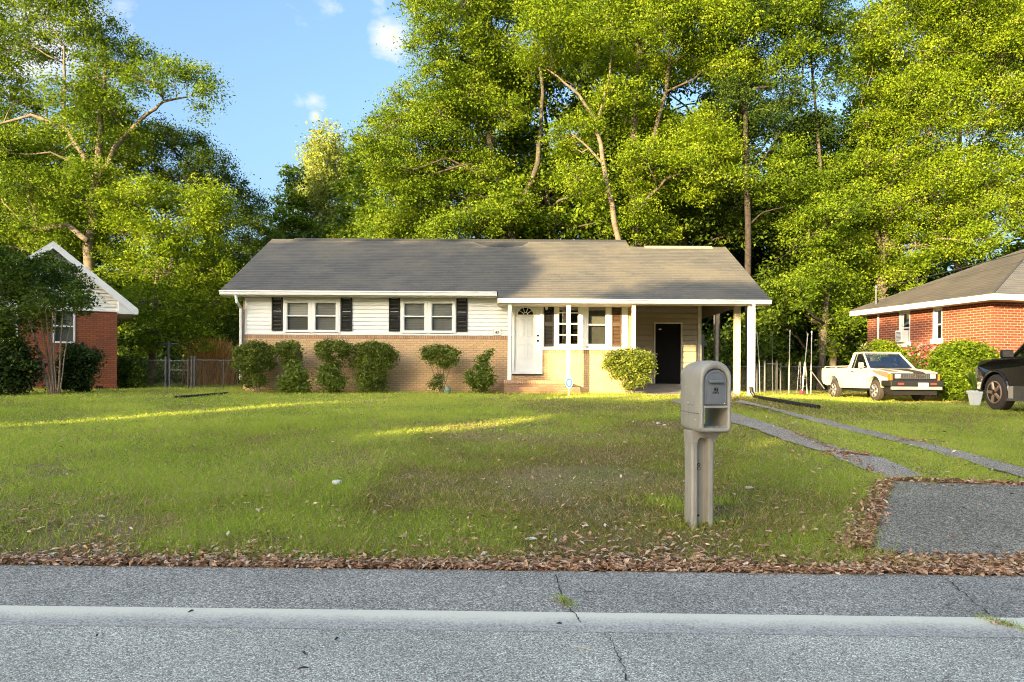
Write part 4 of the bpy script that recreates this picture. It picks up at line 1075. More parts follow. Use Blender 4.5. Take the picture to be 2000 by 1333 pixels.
# left airy oak
tree('oak_tree', 'tall airy oak with curving pale limbs at the left edge, behind the red brick gable', gb(175, 30),
     [T(30, (175, 760, .42), (172, 480, .36), (190, 330, .28), (195, 235, .2), (205, 150, .12), (200, 60, .05)),
      T(30, (178, 330, .2), (130, 250, .15), (60, 225, .11), (-10, 245, .07)),
      T(30, (185, 360, .2), (240, 270, .15), (285, 225, .12), (320, 198, .09), (365, 190, .05)),
      T(30, (125, 240, .1), (125, 160, .09), (125, 90, .07), (90, 40, .05)), T(29, (172, 470, .2), (130, 440, .16), (60, 450, .1))],
     L(30, (185, 330, 30), (170, 395, 34), (190, 450, 36), (150, 330, 26), (110, 240, 26), (40, 40, 62), (120, 15, 55), (20, 100, 55), (95, 95, 34, .6), (165, 45, 48), (205, 95, 55), (130, 175, 48), (190, 150, 48), (245, 125, 50), (285, 160, 42), (335, 145, 38, .7), (385, 150, 34, .9), (405, 185, 26), (395, 215, 18), (30, 200, 50),
       (20, 300, 55), (100, 300, 48), (160, 250, 40), (220, 225, 50), (255, 260, 36), (60, 370, 58), (120, 380, 55), (15, 430, 60), (90, 450, 50), (150, 440, 50), (-60, 150, 90), (-60, 330, 90), (-80, 20, 80), (60, -60, 80), (150, -40, 50)),
     M['leaf_oak'], M['bark_pale'], dens=.95, seed=21, droop=.5, limb_r=.06)
tree('oak_tree', 'low spreading yellow-green tree between the left gable and the tan brick house', gb(300, 29),
     [T(29, (290, 770, .24), (300, 640, .2), (310, 520, .14), (320, 430, .08))],
     L(29, (235, 400, 42), (285, 385, 45), (340, 395, 45), (400, 390, 42), (430, 430, 35), (240, 460, 50), (310, 460, 55), (380, 460, 52), (255, 530, 48), (330, 535, 55), (400, 530, 50), (280, 590, 42), (350, 600, 50), (425, 590, 45), (300, 650, 40), (370, 655, 35), (210, 350, 30)),
     M['leaf_yellow'], M['bark_pale'], dens=1.2, seed=22)
tree('dark_tree', 'dark evergreen-looking tree sloping down to the roof of the tan house', gb(420, 36),
     [T(36, (420, 760, .3), (410, 500, .22), (380, 330, .1))],
     L(36, (270, 280, 42), (320, 275, 45), (370, 300, 45), (410, 330, 42), (290, 340, 50), (360, 370, 50), (440, 375, 40), (475, 400, 35), (420, 430, 50), (490, 440, 38), (510, 480, 36), (470, 500, 45), (530, 530, 35), (500, 560, 45), (430, 520, 50), (540, 600, 40), (470, 620, 50), (400, 620, 50)),
     M['leaf_mid'], M['bark_dark'], dens=1.2, seed=23)
tree('dark_tree', 'dim green tree behind the left oak at the far left edge', gb(60, 40),
     [T(40, (60, 760, .3), (60, 400, .2), (60, 250, .1))], fill(40, -120, 260, 330, 640, 26, 45, 60, 5), M['leaf_mid'], M['bark_dark'], dens=.9, seed=24, leafs=.12, clr=.65)
# distant pale poplar and its neighbours
tree('poplar_tree', 'pale slender tree standing tallest in the gap of sky', gb(635, 48),
     [T(48, (635, 760, .25), (632, 480, .18), (636, 300, .05))],
     L(48, (635, 290, 22, 1.6), (610, 320, 20, 1.6), (660, 320, 22, 1.6), (625, 360, 26, 1.5), (655, 375, 28, 1.5), (600, 385, 22, 1.4), (630, 430, 30, 1.3), (680, 340, 16, 1.6), (665, 440, 30), (600, 450, 28)),
     M['leaf_pale'], M['bark_pale'], dens=1.5, seed=31, leafs=.11, droop=0, flat=1.5)
tree('dark_tree', 'small dark tree left of the pale slender tree above the roof', gb(575, 46),
     [T(46, (575, 760, .2), (572, 380, .06))], L(46, (572, 350, 20, 1.3), (560, 390, 24), (585, 400, 26), (550, 430, 28), (590, 450, 30), (540, 465, 30), (570, 480, 30)), M['leaf_oak'], M['bark_dark'], dens=1.3, seed=32, leafs=.11)
tree('dark_tree', 'shaded green tree between the pale slender tree and the big oak', gb(710, 44),
     [T(44, (710, 760, .25), (708, 350, .06))], L(44, (700, 320, 26, 1.3), (725, 350, 28), (690, 370, 30), (720, 400, 34), (690, 430, 32), (740, 440, 34), (660, 470, 34), (700, 480, 36)), M['leaf_oak'], M['bark_dark'], dens=1.3, seed=33, leafs=.11)
# big oaks behind the roof
tree('oak_tree', 'huge bright green oak rising behind the middle of the roof beside open sky', gb(990, 33),
     [T(33, (1010, 760, .4), (1000, 470, .34), (965, 330, .26), (940, 180, .18), (920, 40, .08)), T(33, (1000, 440, .25), (1050, 320, .2), (1060, 180, .14), (1040, 40, .06))],
     L(32, (835, 20, 42), (900, 15, 60), (970, 40, 60), (840, 85, 40), (905, 100, 55), (975, 120, 52), (850, 150, 40), (915, 185, 50), (800, 205, 45), (860, 225, 50), (765, 255, 45), (725, 275, 34), (820, 275, 50), (890, 270, 50), (740, 320, 34), (790, 335, 50), (850, 335, 50),
       (765, 385, 36), (820, 395, 48), (885, 385, 50), (755, 440, 34), (800, 455, 45), (870, 455, 50), (940, 440, 48), (940, 330, 42), (1000, 400, 40), (990, 220, 40), (900, -60, 80), (1010, -30, 70)),
     M['leaf_oak'], M['bark'], dens=1.35, seed=41, tintoff=.08)
tree('oak_tree', 'oak with a leaning pale trunk rising behind the step in the roof ridge', gb(1215, 29.5),
     [T(29.5, (1222, 760, .24), (1208, 470, .2), (1180, 330, .17), (1162, 235, .13), (1130, 185, .09), (1075, 140, .05)), T(29.5, (1176, 320, .1), (1150, 290, .07), (1115, 260, .04)), T(29.5, (1165, 245, .1), (1190, 150, .07), (1200, 60, .04))],
     L(29.5, (1065, 50, 55), (1110, 90, 45), (1050, 120, 40), (1150, 60, 50), (1140, 245, 36), (1105, 270, 36), (1125, 350, 40, .8), (1155, 375, 26), (1100, 300, 26), (1100, -20, 60), (1200, 20, 50)),
     M['leaf_yellow'], M['bark_pale'], dens=1.15, seed=42, limb_r=.05)
tree('oak_tree', 'tall double-trunked oak over the carport roof with drooping bright boughs', gb(1245, 31),
     [T(31, (1250, 760, .34), (1240, 420, .28), (1238, 250, .24), (1246, 60, .14), (1240, -60, .06)), T(31, (1245, 400, .2), (1300, 180, .14), (1320, 0, .06)), T(30, (1240, 420, .12), (1300, 350, .09), (1360, 330, .05))],
     L(30.5, (1238, 300, 26), (1245, 350, 24), (1236, 240, 26), (1250, 410, 26), (1200, 130, 42), (1250, 125, 48), (1190, 190, 36), (1245, 190, 42), (1290, 250, 45), (1260, 310, 42), (1310, 310, 45), (1350, 330, 45), (1395, 300, 45), (1430, 320, 34), (1450, 350, 24), (1375, 370, 36), (1340, 260, 45), (1390, 240, 40), (1255, 380, 30), (1290, 380, 34), (1240, 445, 34), (1300, 440, 28),
       (1290, 40, 55), (1350, 30, 60), (1370, 110, 45), (1420, 50, 50), (1440, 130, 45), (1310, 130, 36), (1300, -50, 80), (1400, -40, 80)),
     M['leaf_yellow'], M['bark'], dens=1.15, seed=43, limb_r=.06)
tree('pine_tree', 'dark straight-trunked pine right of the carport roof peak', gb(1460, 30.5),
     [T(30.5, (1462, 765, .25), (1461, 480, .22), (1457, 300, .19), (1455, 150, .13), (1450, 20, .06)), T(30.5, (1462, 440, .07), (1490, 415, .05), (1530, 405, .03)), T(30.5, (1459, 330, .07), (1485, 320, .05), (1515, 270, .03))],
     L(31.5, (1440, 195, 34), (1480, 190, 40), (1430, 240, 34), (1500, 240, 38), (1540, 215, 40), (1570, 260, 40), (1545, 180, 34), (1480, 130, 36), (1500, 60, 45), (1560, 110, 40), (1600, 250, 36), (1480, 20, 50), (1550, 30, 50), (1520, -40, 60), (1420, 170, 30)),
     M['leaf_dark'], M['bark_dark'], dens=1.1, seed=44)
tree('oak_tree', 'sunlit green tree between the dark pine and the big yellow-green maple', gb(1590, 32),
     [T(32, (1600, 765, .25), (1620, 500, .2), (1600, 300, .12), (1580, 60, .05))],
     L(31, (1530, 20, 45), (1580, 40, 50), (1610, 95, 40), (1560, 90, 36), (1620, 30, 45), (1640, 160, 36), (1540, 350, 45), (1590, 370, 45), (1630, 330, 40), (1500, 370, 36), (1560, 410, 45), (1620, 420, 45), (1580, 460, 45), (1640, 480, 45), (1540, 300, 34), (1600, 545, 45), (1640, 560, 40), (1560, 570, 40), (1660, 390, 40), (1610, 600, 34), (1520, 140, 34), (1650, 630, 30), (1590, -50, 70)),
     M['leaf_oak'], M['bark'], dens=1.1, seed=45)
tree('maple_tree', 'enormous yellow-green tree filling the upper right behind the right brick house', gb(1760, 33),
     [T(33, (1725, 765, .35), (1720, 520, .32), (1740, 350, .24), (1790, 180, .15), (1830, 20, .06)), T(33, (1725, 500, .2), (1690, 380, .14), (1700, 250, .07)), T(33, (1735, 420, .2), (1850, 320, .13), (1930, 260, .07))],
     L(32, (1700, 60, 50), (1760, 30, 60), (1830, 20, 65), (1900, 15, 60), (1970, 30, 65), (1690, 130, 45), (1750, 110, 55), (1820, 100, 60), (1890, 95, 60), (1960, 110, 60), (1720, 190, 50), (1780, 180, 55), (1850, 180, 58), (1920, 185, 55), (1985, 190, 50), (1700, 250, 40),
       (1750, 260, 50), (1820, 260, 55), (1890, 265, 52), (1960, 265, 52), (1720, 320, 45), (1780, 335, 48), (1850, 340, 52), (1920, 345, 50), (1985, 350, 50), (1700, 400, 40), (1760, 410, 48), (1830, 415, 50), (1900, 420, 50), (1970, 420, 50), (1730, 470, 40), (1790, 480, 45), (1850, 480, 45), (1910, 470, 40), (1770, 535, 38), (1690, 520, 34), (2060, 60, 90), (2080, 220, 90), (2060, 380, 80), (1830, -60, 90), (1960, -60, 90), (1700, 590, 26)),
     M['leaf_yellow'], M['bark_pale'], dens=1.1, seed=46)
# darker trees further back close the view under the crowns
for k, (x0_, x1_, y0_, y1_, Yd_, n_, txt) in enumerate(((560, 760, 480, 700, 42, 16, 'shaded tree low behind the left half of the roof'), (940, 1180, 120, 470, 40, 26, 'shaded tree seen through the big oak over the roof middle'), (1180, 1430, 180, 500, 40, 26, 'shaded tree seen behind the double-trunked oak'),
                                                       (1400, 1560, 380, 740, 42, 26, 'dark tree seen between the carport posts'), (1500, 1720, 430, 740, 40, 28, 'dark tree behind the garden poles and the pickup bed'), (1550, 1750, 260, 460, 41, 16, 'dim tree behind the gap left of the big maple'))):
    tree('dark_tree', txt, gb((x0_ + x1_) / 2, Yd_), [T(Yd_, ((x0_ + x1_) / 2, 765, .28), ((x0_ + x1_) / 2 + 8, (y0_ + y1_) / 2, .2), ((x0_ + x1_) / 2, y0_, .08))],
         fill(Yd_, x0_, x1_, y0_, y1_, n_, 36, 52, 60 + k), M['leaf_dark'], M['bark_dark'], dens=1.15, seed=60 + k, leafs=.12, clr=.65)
for k, (x0_, x1_, y0_, y1_, Yd_, n_, mt, txt) in enumerate(((830, 1080, -40, 440, 36, 34, 'leaf_oak', 'green tree just behind the huge bright oak'), (1060, 1300, -40, 440, 35.5, 34, 'leaf_mid', 'green tree between the leaning pale trunk and the double trunk'),
                                                       (1300, 1500, -40, 300, 36, 24, 'leaf_mid', 'green tree whose top fills the space left of the dark pine'), (1650, 2080, -40, 520, 37, 60, 'leaf_oak', 'broad green tree backing the enormous yellow-green tree'), (730, 880, 280, 480, 37, 16, 'leaf_oak', 'green tree behind the lower left boughs of the huge oak'), (930, 1200, 360, 490, 34.5, 22, 'leaf_oak', 'green understorey tree just over the roof ridge'), (1200, 1460, 360, 500, 35, 20, 'leaf_mid', 'green understorey tree over the carport roof'), (1480, 1720, 300, 700, 36, 34, 'leaf_mid', 'leafy dim tree behind the pickup and garden poles'), (-60, 240, 200, 640, 36, 34, 'leaf_oak', 'green tree just behind the tall airy oak on the left'))):
    tree('leafy_tree', txt, gb((x0_ + x1_) / 2, Yd_), [T(Yd_, ((x0_ + x1_) / 2, 765, .3), ((x0_ + x1_) / 2 + 8, (y0_ + y1_) / 2, .2), ((x0_ + x1_) / 2, y0_, .08))],
         fill(Yd_, x0_, x1_, y0_, y1_, n_, 38, 52, 160 + k), M[mt], M['bark'], dens=.7, seed=160 + k, leafs=.11, clr=.6)
# low undergrowth at the edge of the woods
def cloud(n, xr, yr, zr, rng): return np.stack([rng.uniform(*xr, n), rng.uniform(*yr, n), rng.uniform(*zr, n)], -1)
rg = np.random.default_rng(90)
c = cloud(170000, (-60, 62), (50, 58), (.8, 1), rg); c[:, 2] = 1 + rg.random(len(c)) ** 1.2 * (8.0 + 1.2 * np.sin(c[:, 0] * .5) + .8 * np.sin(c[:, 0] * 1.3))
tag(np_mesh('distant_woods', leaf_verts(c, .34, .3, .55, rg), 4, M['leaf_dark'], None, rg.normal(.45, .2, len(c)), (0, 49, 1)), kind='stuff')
c = cloud(60000, (-40, 44), (35, 39), (0, 1), rg); c[:, 2] = 1 + rg.random(len(c)) ** 1.5 * (2.0 + .9 * np.sin(c[:, 0] * .8) + .6 * np.sin(c[:, 0] * 2.3))
tag(np_mesh('undergrowth', leaf_verts(c, .12, .3, .55, rg), 4, M['leaf_mid'], None, rg.normal(.4, .22, len(c)), (0, 37, 1)), kind='stuff')
# dry reeds behind the left fence
cc = []
p = W(412, 700, 31.5)
n = 1600; bx = p.x + rg.normal(0, .36, n); by = 31.5 + rg.normal(0, .4, n); h = rg.uniform(.7, 2.1, n) * np.exp(-((bx - p.x) / 1.0) ** 2 * .5)
lean = rg.normal(0, .22, (n, 2)); b0 = np.stack([bx, by, np.full(n, 1.0)], -1); tp_ = b0 + np.stack([lean[:, 0] * h, lean[:, 1] * h, h], -1)
wd = np.stack([np.full(n, .018), np.zeros(n), np.zeros(n)], -1)
v = np.stack([b0 - wd, b0 + wd, tp_ + wd * .4, tp_ - wd * .4], 1).reshape(-1, 3)
tag(np_mesh('dry_reeds', v, 4, M['straw'], None, rg.random(n), (p.x, 31.5, 1)), 'clump of dry orange reeds behind the chain-link gate', 'reeds')

# ------------------------------------------------------------------ trees across the road (their shade falls over lawn and house)
S2 = Vector((math.sin(SUN_AZ), math.cos(SUN_AZ))); P2 = Vector((math.cos(SUN_AZ), -math.sin(SUN_AZ))); TE = math.tan(SUN_EL)
def uw(p): return (p.x * P2.x + p.y * P2.y, p.z + TE * (p.x * S2.x + p.y * S2.y))
def top_w(u):
    return np.interp(u, [-60, -36, -29.5, -28.3, -27, -22, -17.4, -14.9, -13.3, -12.4, -8.6, -6.8, -3.4, -1.5, 4, 10, 40], [7.5, 6.0, 4.6, 4.9, 8.4, 9.6, 10.4, 10.1, 8.3, 4.25, 4.25, 5.0, 5.1, 6.5, 6.4, 7, 7])
gaps = []
def gap(pxa, pya, pxb, pyb, wd):
    a, b = uw(G(pxa, pya)), uw(G(pxb, pyb)); gaps.append((a, b, wd))
gap(-150, 842, 730, 784, .85); gap(480, 890, 790, 843, .30); gap(820, 836, 1030, 826, .5); gap(1210, 816, 1345, 798, .28); gap(1440, 872, 1600, 852, .17)
def in_gap(u, w_):
    m = np.zeros(len(u), bool)
    for (ua, wa), (ub, wb), wd in gaps:
        t_ = (u - ua) / (ub - ua); ok = (t_ >= 0) & (t_ <= 1); line = wa + (wb - wa) * t_
        m |= ok & (np.abs(w_ - line) < wd)
    return m
G_ACROSS = 'trees across the road behind the camera'
ri = 0
def far_r(u): return (-23.0 - P2.y * u) / S2.y
for u0 in np.arange(-60, 34, 6.0):
    rg = np.random.default_rng(200 + ri); ri += 1
    n = 26000
    u = rg.uniform(u0 - .4, u0 + 6.4, n); wt = top_w(u) + .18 * np.sin(u * 3.1) + .12 * np.sin(u * 7.7)
    r_ = far_r(u) + rg.normal(0, .8, n); wlow = TE * r_ + .1
    wv = wlow + (wt - wlow) * rg.random(n) ** .8
    keep = ~in_gap(u, wv) & (wv > -1.2)
    keep &= ~((wt - wv < .7) & (rg.random(n) < .45))
    u, wv, r_ = u[keep], wv[keep], r_[keep]
    c = np.stack([S2.x * r_ + P2.x * u, S2.y * r_ + P2.y * u, wv - TE * r_], -1)
    rm = far_r(u0 + 3); bx, by = S2.x * rm + P2.x * (u0 + 3), S2.y * rm + P2.y * (u0 + 3)
    e = empty('roadside_tree', (bx, by, 0), 'leafy tree across the road behind the camera', 'tree', G_ACROSS)
    m_ = MB(); m_.tube([(bx, by, -.1), (bx + .1, by, 2.5), (bx, by + .1, 6)], [.3, .24, .12], 8); m_.build('trunk', M['bark'], e, smooth=True)
    np_mesh('crown', leaf_verts(c, .23, .2, .6, rg), 4, M['leaf_mid'], e, rg.normal(.5, .2, len(c)))
# thin upper boughs that dapple the carport roof
CL = []
for uc, wc, su, sw, n in ((-8.3, 8.25, .9, .28, 1500), (-5.2, 8.9, .7, .25, 900), (-10.2, 7.75, .4, .12, 350)):
    u = rg.normal(uc, su, n); wv = rg.normal(wc, sw, n); r_ = far_r(u) + rg.normal(0, .5, n)
    CL.append(np.stack([S2.x * r_ + P2.x * u, S2.y * r_ + P2.y * u, wv - TE * r_], -1))
c = np.concatenate(CL)
rm = far_r(-7); bx, by = S2.x * rm + P2.x * -7, S2.y * rm + P2.y * -7
e = empty('roadside_tree', (bx, by, 0), 'slender taller tree across the road behind the camera', 'tree', G_ACROSS)
m_ = MB(); m_.tube([(bx, by, -.1), (bx, by, 6), (bx, by, 11)], [.2, .14, .05], 8); m_.build('trunk', M['bark'], e, smooth=True)
np_mesh('crown', leaf_verts(c, .16, .2, .6, rg), 4, M['leaf_mid'], e, rg.normal(.5, .2, len(c)))
# ------------------------------------------------------------------ shrubs and garden plants
def shrub(name, label, Y, base_px, stems, lobes, leaf, cat='shrub', group=None, leafs=.035, clr=.13, dens=2.2, seed=1, bark=None, **kw):
    bx, by = base_px; b = W(bx, by, Y); bz = float(gz(b.x, Y))
    tr = []
    for tx, ty, r_ in stems:
        t_ = W(tx, ty, Y); tr.append([(b.x + (t_.x - b.x) * .08, Y, bz - .03, r_), (b.x + (t_.x - b.x) * .5, Y + .03, bz + (t_.z - bz) * .5, r_ * .8), (t_.x, Y, t_.z, r_ * .4)])
    lb = []
    rr = np.random.default_rng(seed)
    for it in lobes:
        px, py, r_ = it[:3]; fl = it[3] if len(it) > 3 else .85
        p = W(px, py, Y + rr.uniform(-.18, .12)); lb.append((p, r_ * 1.12 * Y / F, r_ * 1.12 * fl * Y / F))
    return tree(name, label, (b.x, Y, bz), tr, lb, leaf, bark or M['stem'], cat, group, leafs, dens * 1.5, clr, seed, limb_r=.025, hollow=.3, **kw)
GS = 'clipped shrubs along the front wall'
YSH = 21.75
shrub('shrub', 'dense round dark shrub at the left corner of the tan house by the downspout', YSH, (500, 768), [(480, 700, .02), (500, 700, .025), (520, 700, .02), (525, 720, .015)],
      [(480, 690, 17), (500, 685, 19), (520, 690, 16), (475, 710, 15), (498, 710, 18), (524, 712, 10), (490, 730, 16), (505, 745, 12), (485, 748, 10)], M['leaf_shrub'], group=GS, seed=101)
shrub('shrub', 'thin straggly shrub with bright lower growth, second from the left corner', YSH, (575, 768), [(553, 690, .015), (572, 690, .015), (590, 695, .012)],
      [(552, 680, 12), (568, 678, 12), (556, 694, 10), (577, 690, 9), (560, 706, 8), (580, 706, 8)], M['leaf_shrub'], group=GS, seed=102)
shrub('shrub', 'low bright leafy sapling filling the base of the straggly shrub', YSH - .3, (572, 769), [(572, 735, .012)], [(572, 720, 11), (585, 735, 13), (565, 745, 15), (582, 755, 15), (560, 757, 11), (590, 757, 10)], M['leaf_bright'], group=GS, seed=103, leafs=.05, clr=.16)
shrub('shrub', 'flat-topped shrub with bare middle, under the right end of the first window pair', YSH, (650, 768), [(632, 690, .015), (650, 690, .018), (672, 692, .015), (680, 700, .01)],
      [(628, 680, 12), (645, 676, 13), (662, 678, 13), (675, 682, 10), (634, 692, 10), (672, 694, 8), (648, 704, 9), (656, 712, 8)], M['leaf_shrub'], group=GS, seed=104)
shrub('shrub', 'bright leafy growth at the foot of the flat-topped shrub', YSH - .3, (648, 769), [(648, 735, .012)], [(640, 725, 12), (655, 735, 12), (634, 742, 12), (650, 752, 14), (662, 748, 10)], M['leaf_bright'], group=GS, seed=105, leafs=.05, clr=.15)
shrub('shrub', 'largest boxy shrub, between the two window pairs', YSH, (728, 768), [(705, 700, .02), (728, 700, .025), (750, 700, .02)],
      [(705, 688, 16), (725, 685, 18), (748, 688, 17), (760, 700, 13), (700, 708, 14), (722, 710, 18), (748, 712, 16), (712, 732, 15), (735, 735, 16), (712, 752, 14), (738, 750, 13)], M['leaf_shrub'], group=GS, seed=106)
shrub('shrub', 'cup-shaped shrub with bare forked stems, below the second window pair', YSH, (862, 765), [(835, 700, .018), (850, 695, .02), (868, 695, .02), (884, 700, .018), (858, 700, .015)],
      [(834, 690, 12), (850, 687, 12), (868, 688, 13), (884, 692, 12), (845, 702, 9), (878, 706, 11), (866, 712, 9), (858, 740, 8), (850, 752, 8)], M['leaf_shrub'], group=GS, seed=107, twig=True)
shrub('shrub', 'small ragged shrub with one tall shoot left of the front steps', YSH, (938, 767), [(955, 690, .01), (940, 705, .012), (925, 720, .01)],
      [(956, 688, 5), (944, 703, 10), (938, 718, 8), (950, 722, 8), (922, 740, 10), (940, 742, 13), (955, 742, 10), (938, 757, 12), (917, 728, 5)], M['leaf_bright'], group=GS, seed=108, leafs=.045)
shrub('shrub', 'sunlit vase-shaped shrub with pale bare stems beside the carport post', 21.3, (1228, 770), [(1195, 705, .018), (1212, 700, .02), (1228, 700, .022), (1245, 700, .02), (1262, 706, .018), (1220, 730, .015), (1240, 728, .015)],
      [(1222, 725, 14), (1240, 730, 13), (1210, 718, 13), (1197, 700, 14), (1215, 696, 15), (1235, 697, 16), (1256, 700, 15), (1266, 712, 10), (1193, 715, 12), (1258, 722, 13), (1205, 735, 9), (1250, 742, 12), (1228, 752, 10), (1240, 712, 12)], M['leaf_shrub'], group=GS, seed=109, bark=M['bark_pale'], tintoff=.12)
# crape myrtle and camellias before the left house
Yc = 19.8
b = W(105, 772, Yc); bz = float(gz(b.x, Yc))
st = []
for bx_, tx, ty, r_ in ((98, 62, 620, .028), (100, 78, 560, .025), (103, 92, 600, .022), (106, 105, 560, .025), (110, 112, 590, .02), (113, 135, 580, .028), (96, 50, 600, .015), (116, 150, 610, .018), (107, 90, 540, .02)):
    q0, q1, q2 = W(bx_, 772, Yc), W(bx_ * .55 + tx * .45, 690, Yc), W(tx, ty, Yc)
    st.append([(q0.x, Yc, bz - .05, r_), (q1.x, Yc + random.uniform(-.15, .15), q1.z, r_ * .8), (q2.x, Yc + random.uniform(-.3, .3), q2.z, r_ * .45)])
tree('crape_myrtle_tree', 'multi-stemmed small tree with airy crown before the white gable', (b.x, Yc, bz), st,
     L(Yc, (45, 515, 24), (110, 540, 24), (140, 560, 22), (165, 585, 16), (50, 560, 28), (20, 540, 34), (60, 545, 32), (95, 530, 28), (130, 545, 28), (155, 570, 22), (30, 580, 32), (75, 585, 30), (115, 590, 28), (150, 600, 20), (10, 620, 30), (60, 625, 26), (100, 625, 22), (15, 500, 20), (90, 505, 16), (135, 520, 14)),
     M['leaf_mid'], M['stem'], 'tree', None, .05, 1.3, .25, 120, limb_r=.02, tintoff=-.12)
tree('crape_myrtle_tree', 'leafy small tree cut off by the left edge of the picture', (W(-40, 772, Yc).x, Yc, bz), [[(W(-40, 772, Yc).x, Yc, bz - .05, .04), (W(-35, 600, Yc).x, Yc, 2.6, .03), (W(-30, 520, Yc).x, Yc, 4.0, .01)]],
     L(Yc, (-20, 500, 34), (10, 560, 30), (-30, 580, 40), (5, 640, 26), (-30, 650, 34), (0, 520, 28), (25, 660, 18)), M['leaf_mid'], M['stem'], 'tree', None, .05, 1.5, .25, 121, limb_r=.02, tintoff=-.12)
shrub('camellia_bush', 'big rounded glossy dark bush at the lower left edge', 19.6, (25, 772), [(20, 720, .03), (40, 720, .025)], [(0, 700, 28), (28, 695, 28), (45, 712, 22), (10, 725, 28), (38, 735, 24), (20, 752, 22), (-20, 720, 30), (-30, 750, 25)], M['leaf_camellia'], 'bush', leafs=.055, clr=.2, seed=122, dens=2.0)
shrub('camellia_bush', 'glossy dark bush right of the multi-stemmed tree against red brick', 20.8, (155, 770), [(150, 710, .03), (165, 715, .02), (185, 705, .015)], [(145, 690, 18), (160, 700, 20), (140, 715, 20), (165, 720, 18), (150, 742, 20), (135, 745, 18), (160, 755, 12), (180, 700, 9), (190, 692, 6)], M['leaf_camellia'], 'bush', leafs=.05, clr=.18, seed=123, dens=2.2)
shrub('bush', 'leafy bush growing through the chain-link fence by the red brick corner', 25.6, (250, 766), [(250, 730, .02)], [(242, 712, 13), (262, 715, 14), (248, 732, 16), (268, 738, 14), (250, 752, 14), (272, 755, 8)], M['leaf_mid'], 'bush', leafs=.05, clr=.2, seed=124, dens=1.6)
# azaleas and hedge by the right house
Yh = 21.6
shrub('hedge_bush', 'big rounded green bush with a few pale blossoms right of the white pickup', Yh, (1880, 782), [(1860, 730, .03), (1890, 730, .03), (1915, 730, .03)],
      [(1855, 695, 24), (1880, 690, 24), (1905, 695, 24), (1925, 705, 20), (1845, 715, 22), (1875, 715, 26), (1905, 720, 26), (1930, 728, 16), (1848, 745, 22), (1880, 745, 26), (1912, 745, 24), (1850, 768, 18), (1880, 768, 20), (1910, 768, 20), (1835, 735, 16)], M['leaf_oak'], 'bush', leafs=.045, clr=.18, seed=130, dens=2.2)
def blossoms(parent_label, Y, base, lobes, mat, n, seed, name='azalea_bush', s=.04):
    rr = np.random.default_rng(seed); e = shrub(name, parent_label, Y, base, [(base[0], base[1] - 40, .02)], lobes, M['leaf_mid'], 'bush', leafs=.04, clr=.16, seed=seed, dens=1.2)
    C_ = []
    for px, py, r_ in lobes:
        d_ = nrm(rr.normal(size=(n, 3))); q = W(px, py, Y); C_.append(np.array(q) + d_ * (r_ * Y / F) * rr.uniform(.85, 1.15, (n, 1)))
    C_ = np.concatenate(C_); np_mesh('blossom', leaf_verts(C_, s, .2, .8, rr), 4, mat, e, rr.random(len(C_)))
    return e
blossoms('bright pink flowering azalea between the pickup hood and the red brick wall', 22.4, (1805, 775), [(1795, 690, 16), (1812, 688, 15), (1822, 700, 12), (1800, 705, 15), (1815, 718, 12), (1802, 725, 10)], M['flower'], 420, 131)
blossoms('faded pink azalea showing over the pickup cab roof', 24.5, (1700, 770), [(1692, 684, 11), (1704, 688, 11)], M['flower_pale'], 160, 132)
shrub('bush', 'yellow-green sunlit shrub behind the pickup cab below the window air conditioner', 24.2, (1728, 770), [(1728, 700, .02)], [(1715, 675, 10), (1730, 680, 13), (1745, 690, 12), (1722, 695, 14), (1760, 695, 12), (1772, 705, 12), (1740, 705, 14)], M['leaf_yellow'], 'bush', leafs=.04, clr=.16, seed=133)
n = 60; q = W(1880, 720, 21.0); rr = np.random.default_rng(4)
# ivy trunk left of the pickup
pt = W(1625, 740, 27)
tree('tree_stump', 'ivy-topped trunk glowing in sun behind the pickup tailgate', (pt.x, 27, float(gz(pt.x, 27))), [[(pt.x, 27, float(gz(pt.x, 27)), .13), (pt.x + .02, 27, 2.0, .12), (pt.x, 27, 2.6, .1)]],
     L(27, (1625, 672, 10, 1.3), (1622, 690, 8)), M['leaf_yellow'], M['bark_pale'], 'tree trunk', None, .06, 1.6, .2, 134)
# potted plant
pp = W(1904, 784, 18.6); pz = float(gz(pp.x, 18.6))
pot = empty('planter', (pp.x, 18.6, pz), 'white square planter with spiky leaves by the dark car\'s front wheel', 'planter')
mb = MB(); w0, w1, h_ = .08, .12, .36
def frustum(mb, c, w0, w1, z0, z1):
    x, y = c; mb.add([(x - w0, y - w0, z0), (x + w0, y - w0, z0), (x + w0, y + w0, z0), (x - w0, y + w0, z0), (x - w1, y - w1, z1), (x + w1, y - w1, z1), (x + w1, y + w1, z1), (x - w1, y + w1, z1)], [(0, 3, 2, 1), (4, 5, 6, 7), (0, 1, 5, 4), (1, 2, 6, 5), (2, 3, 7, 6), (3, 0, 4, 7)])
frustum(mb, (pp.x, 18.6), w0, w1, pz, pz + .30); frustum(mb, (pp.x, 18.6), .135, .14, pz + .30, pz + .38); mb.build('pot', M['white'], pot, bevel=.008)
vs = []
rr = np.random.default_rng(8)
for k in range(34):
    a = rr.uniform(0, 2 * math.pi); ln = rr.uniform(.3, .62); ou = rr.uniform(.25, .9); b0 = Vector((pp.x, 18.6, pz + .39)); t_ = b0 + Vector((math.cos(a) * ou * ln, math.sin(a) * ou * ln, ln)); sd_ = Vector((-math.sin(a), math.cos(a), 0)) * .022; m_ = b0.lerp(t_, .5) + Vector((0, 0, .05))
    vs += [b0 - sd_, b0 + sd_, m_ + sd_, m_ - sd_, m_ - sd_, m_ + sd_, t_ + sd_ * .1, t_ - sd_ * .1]
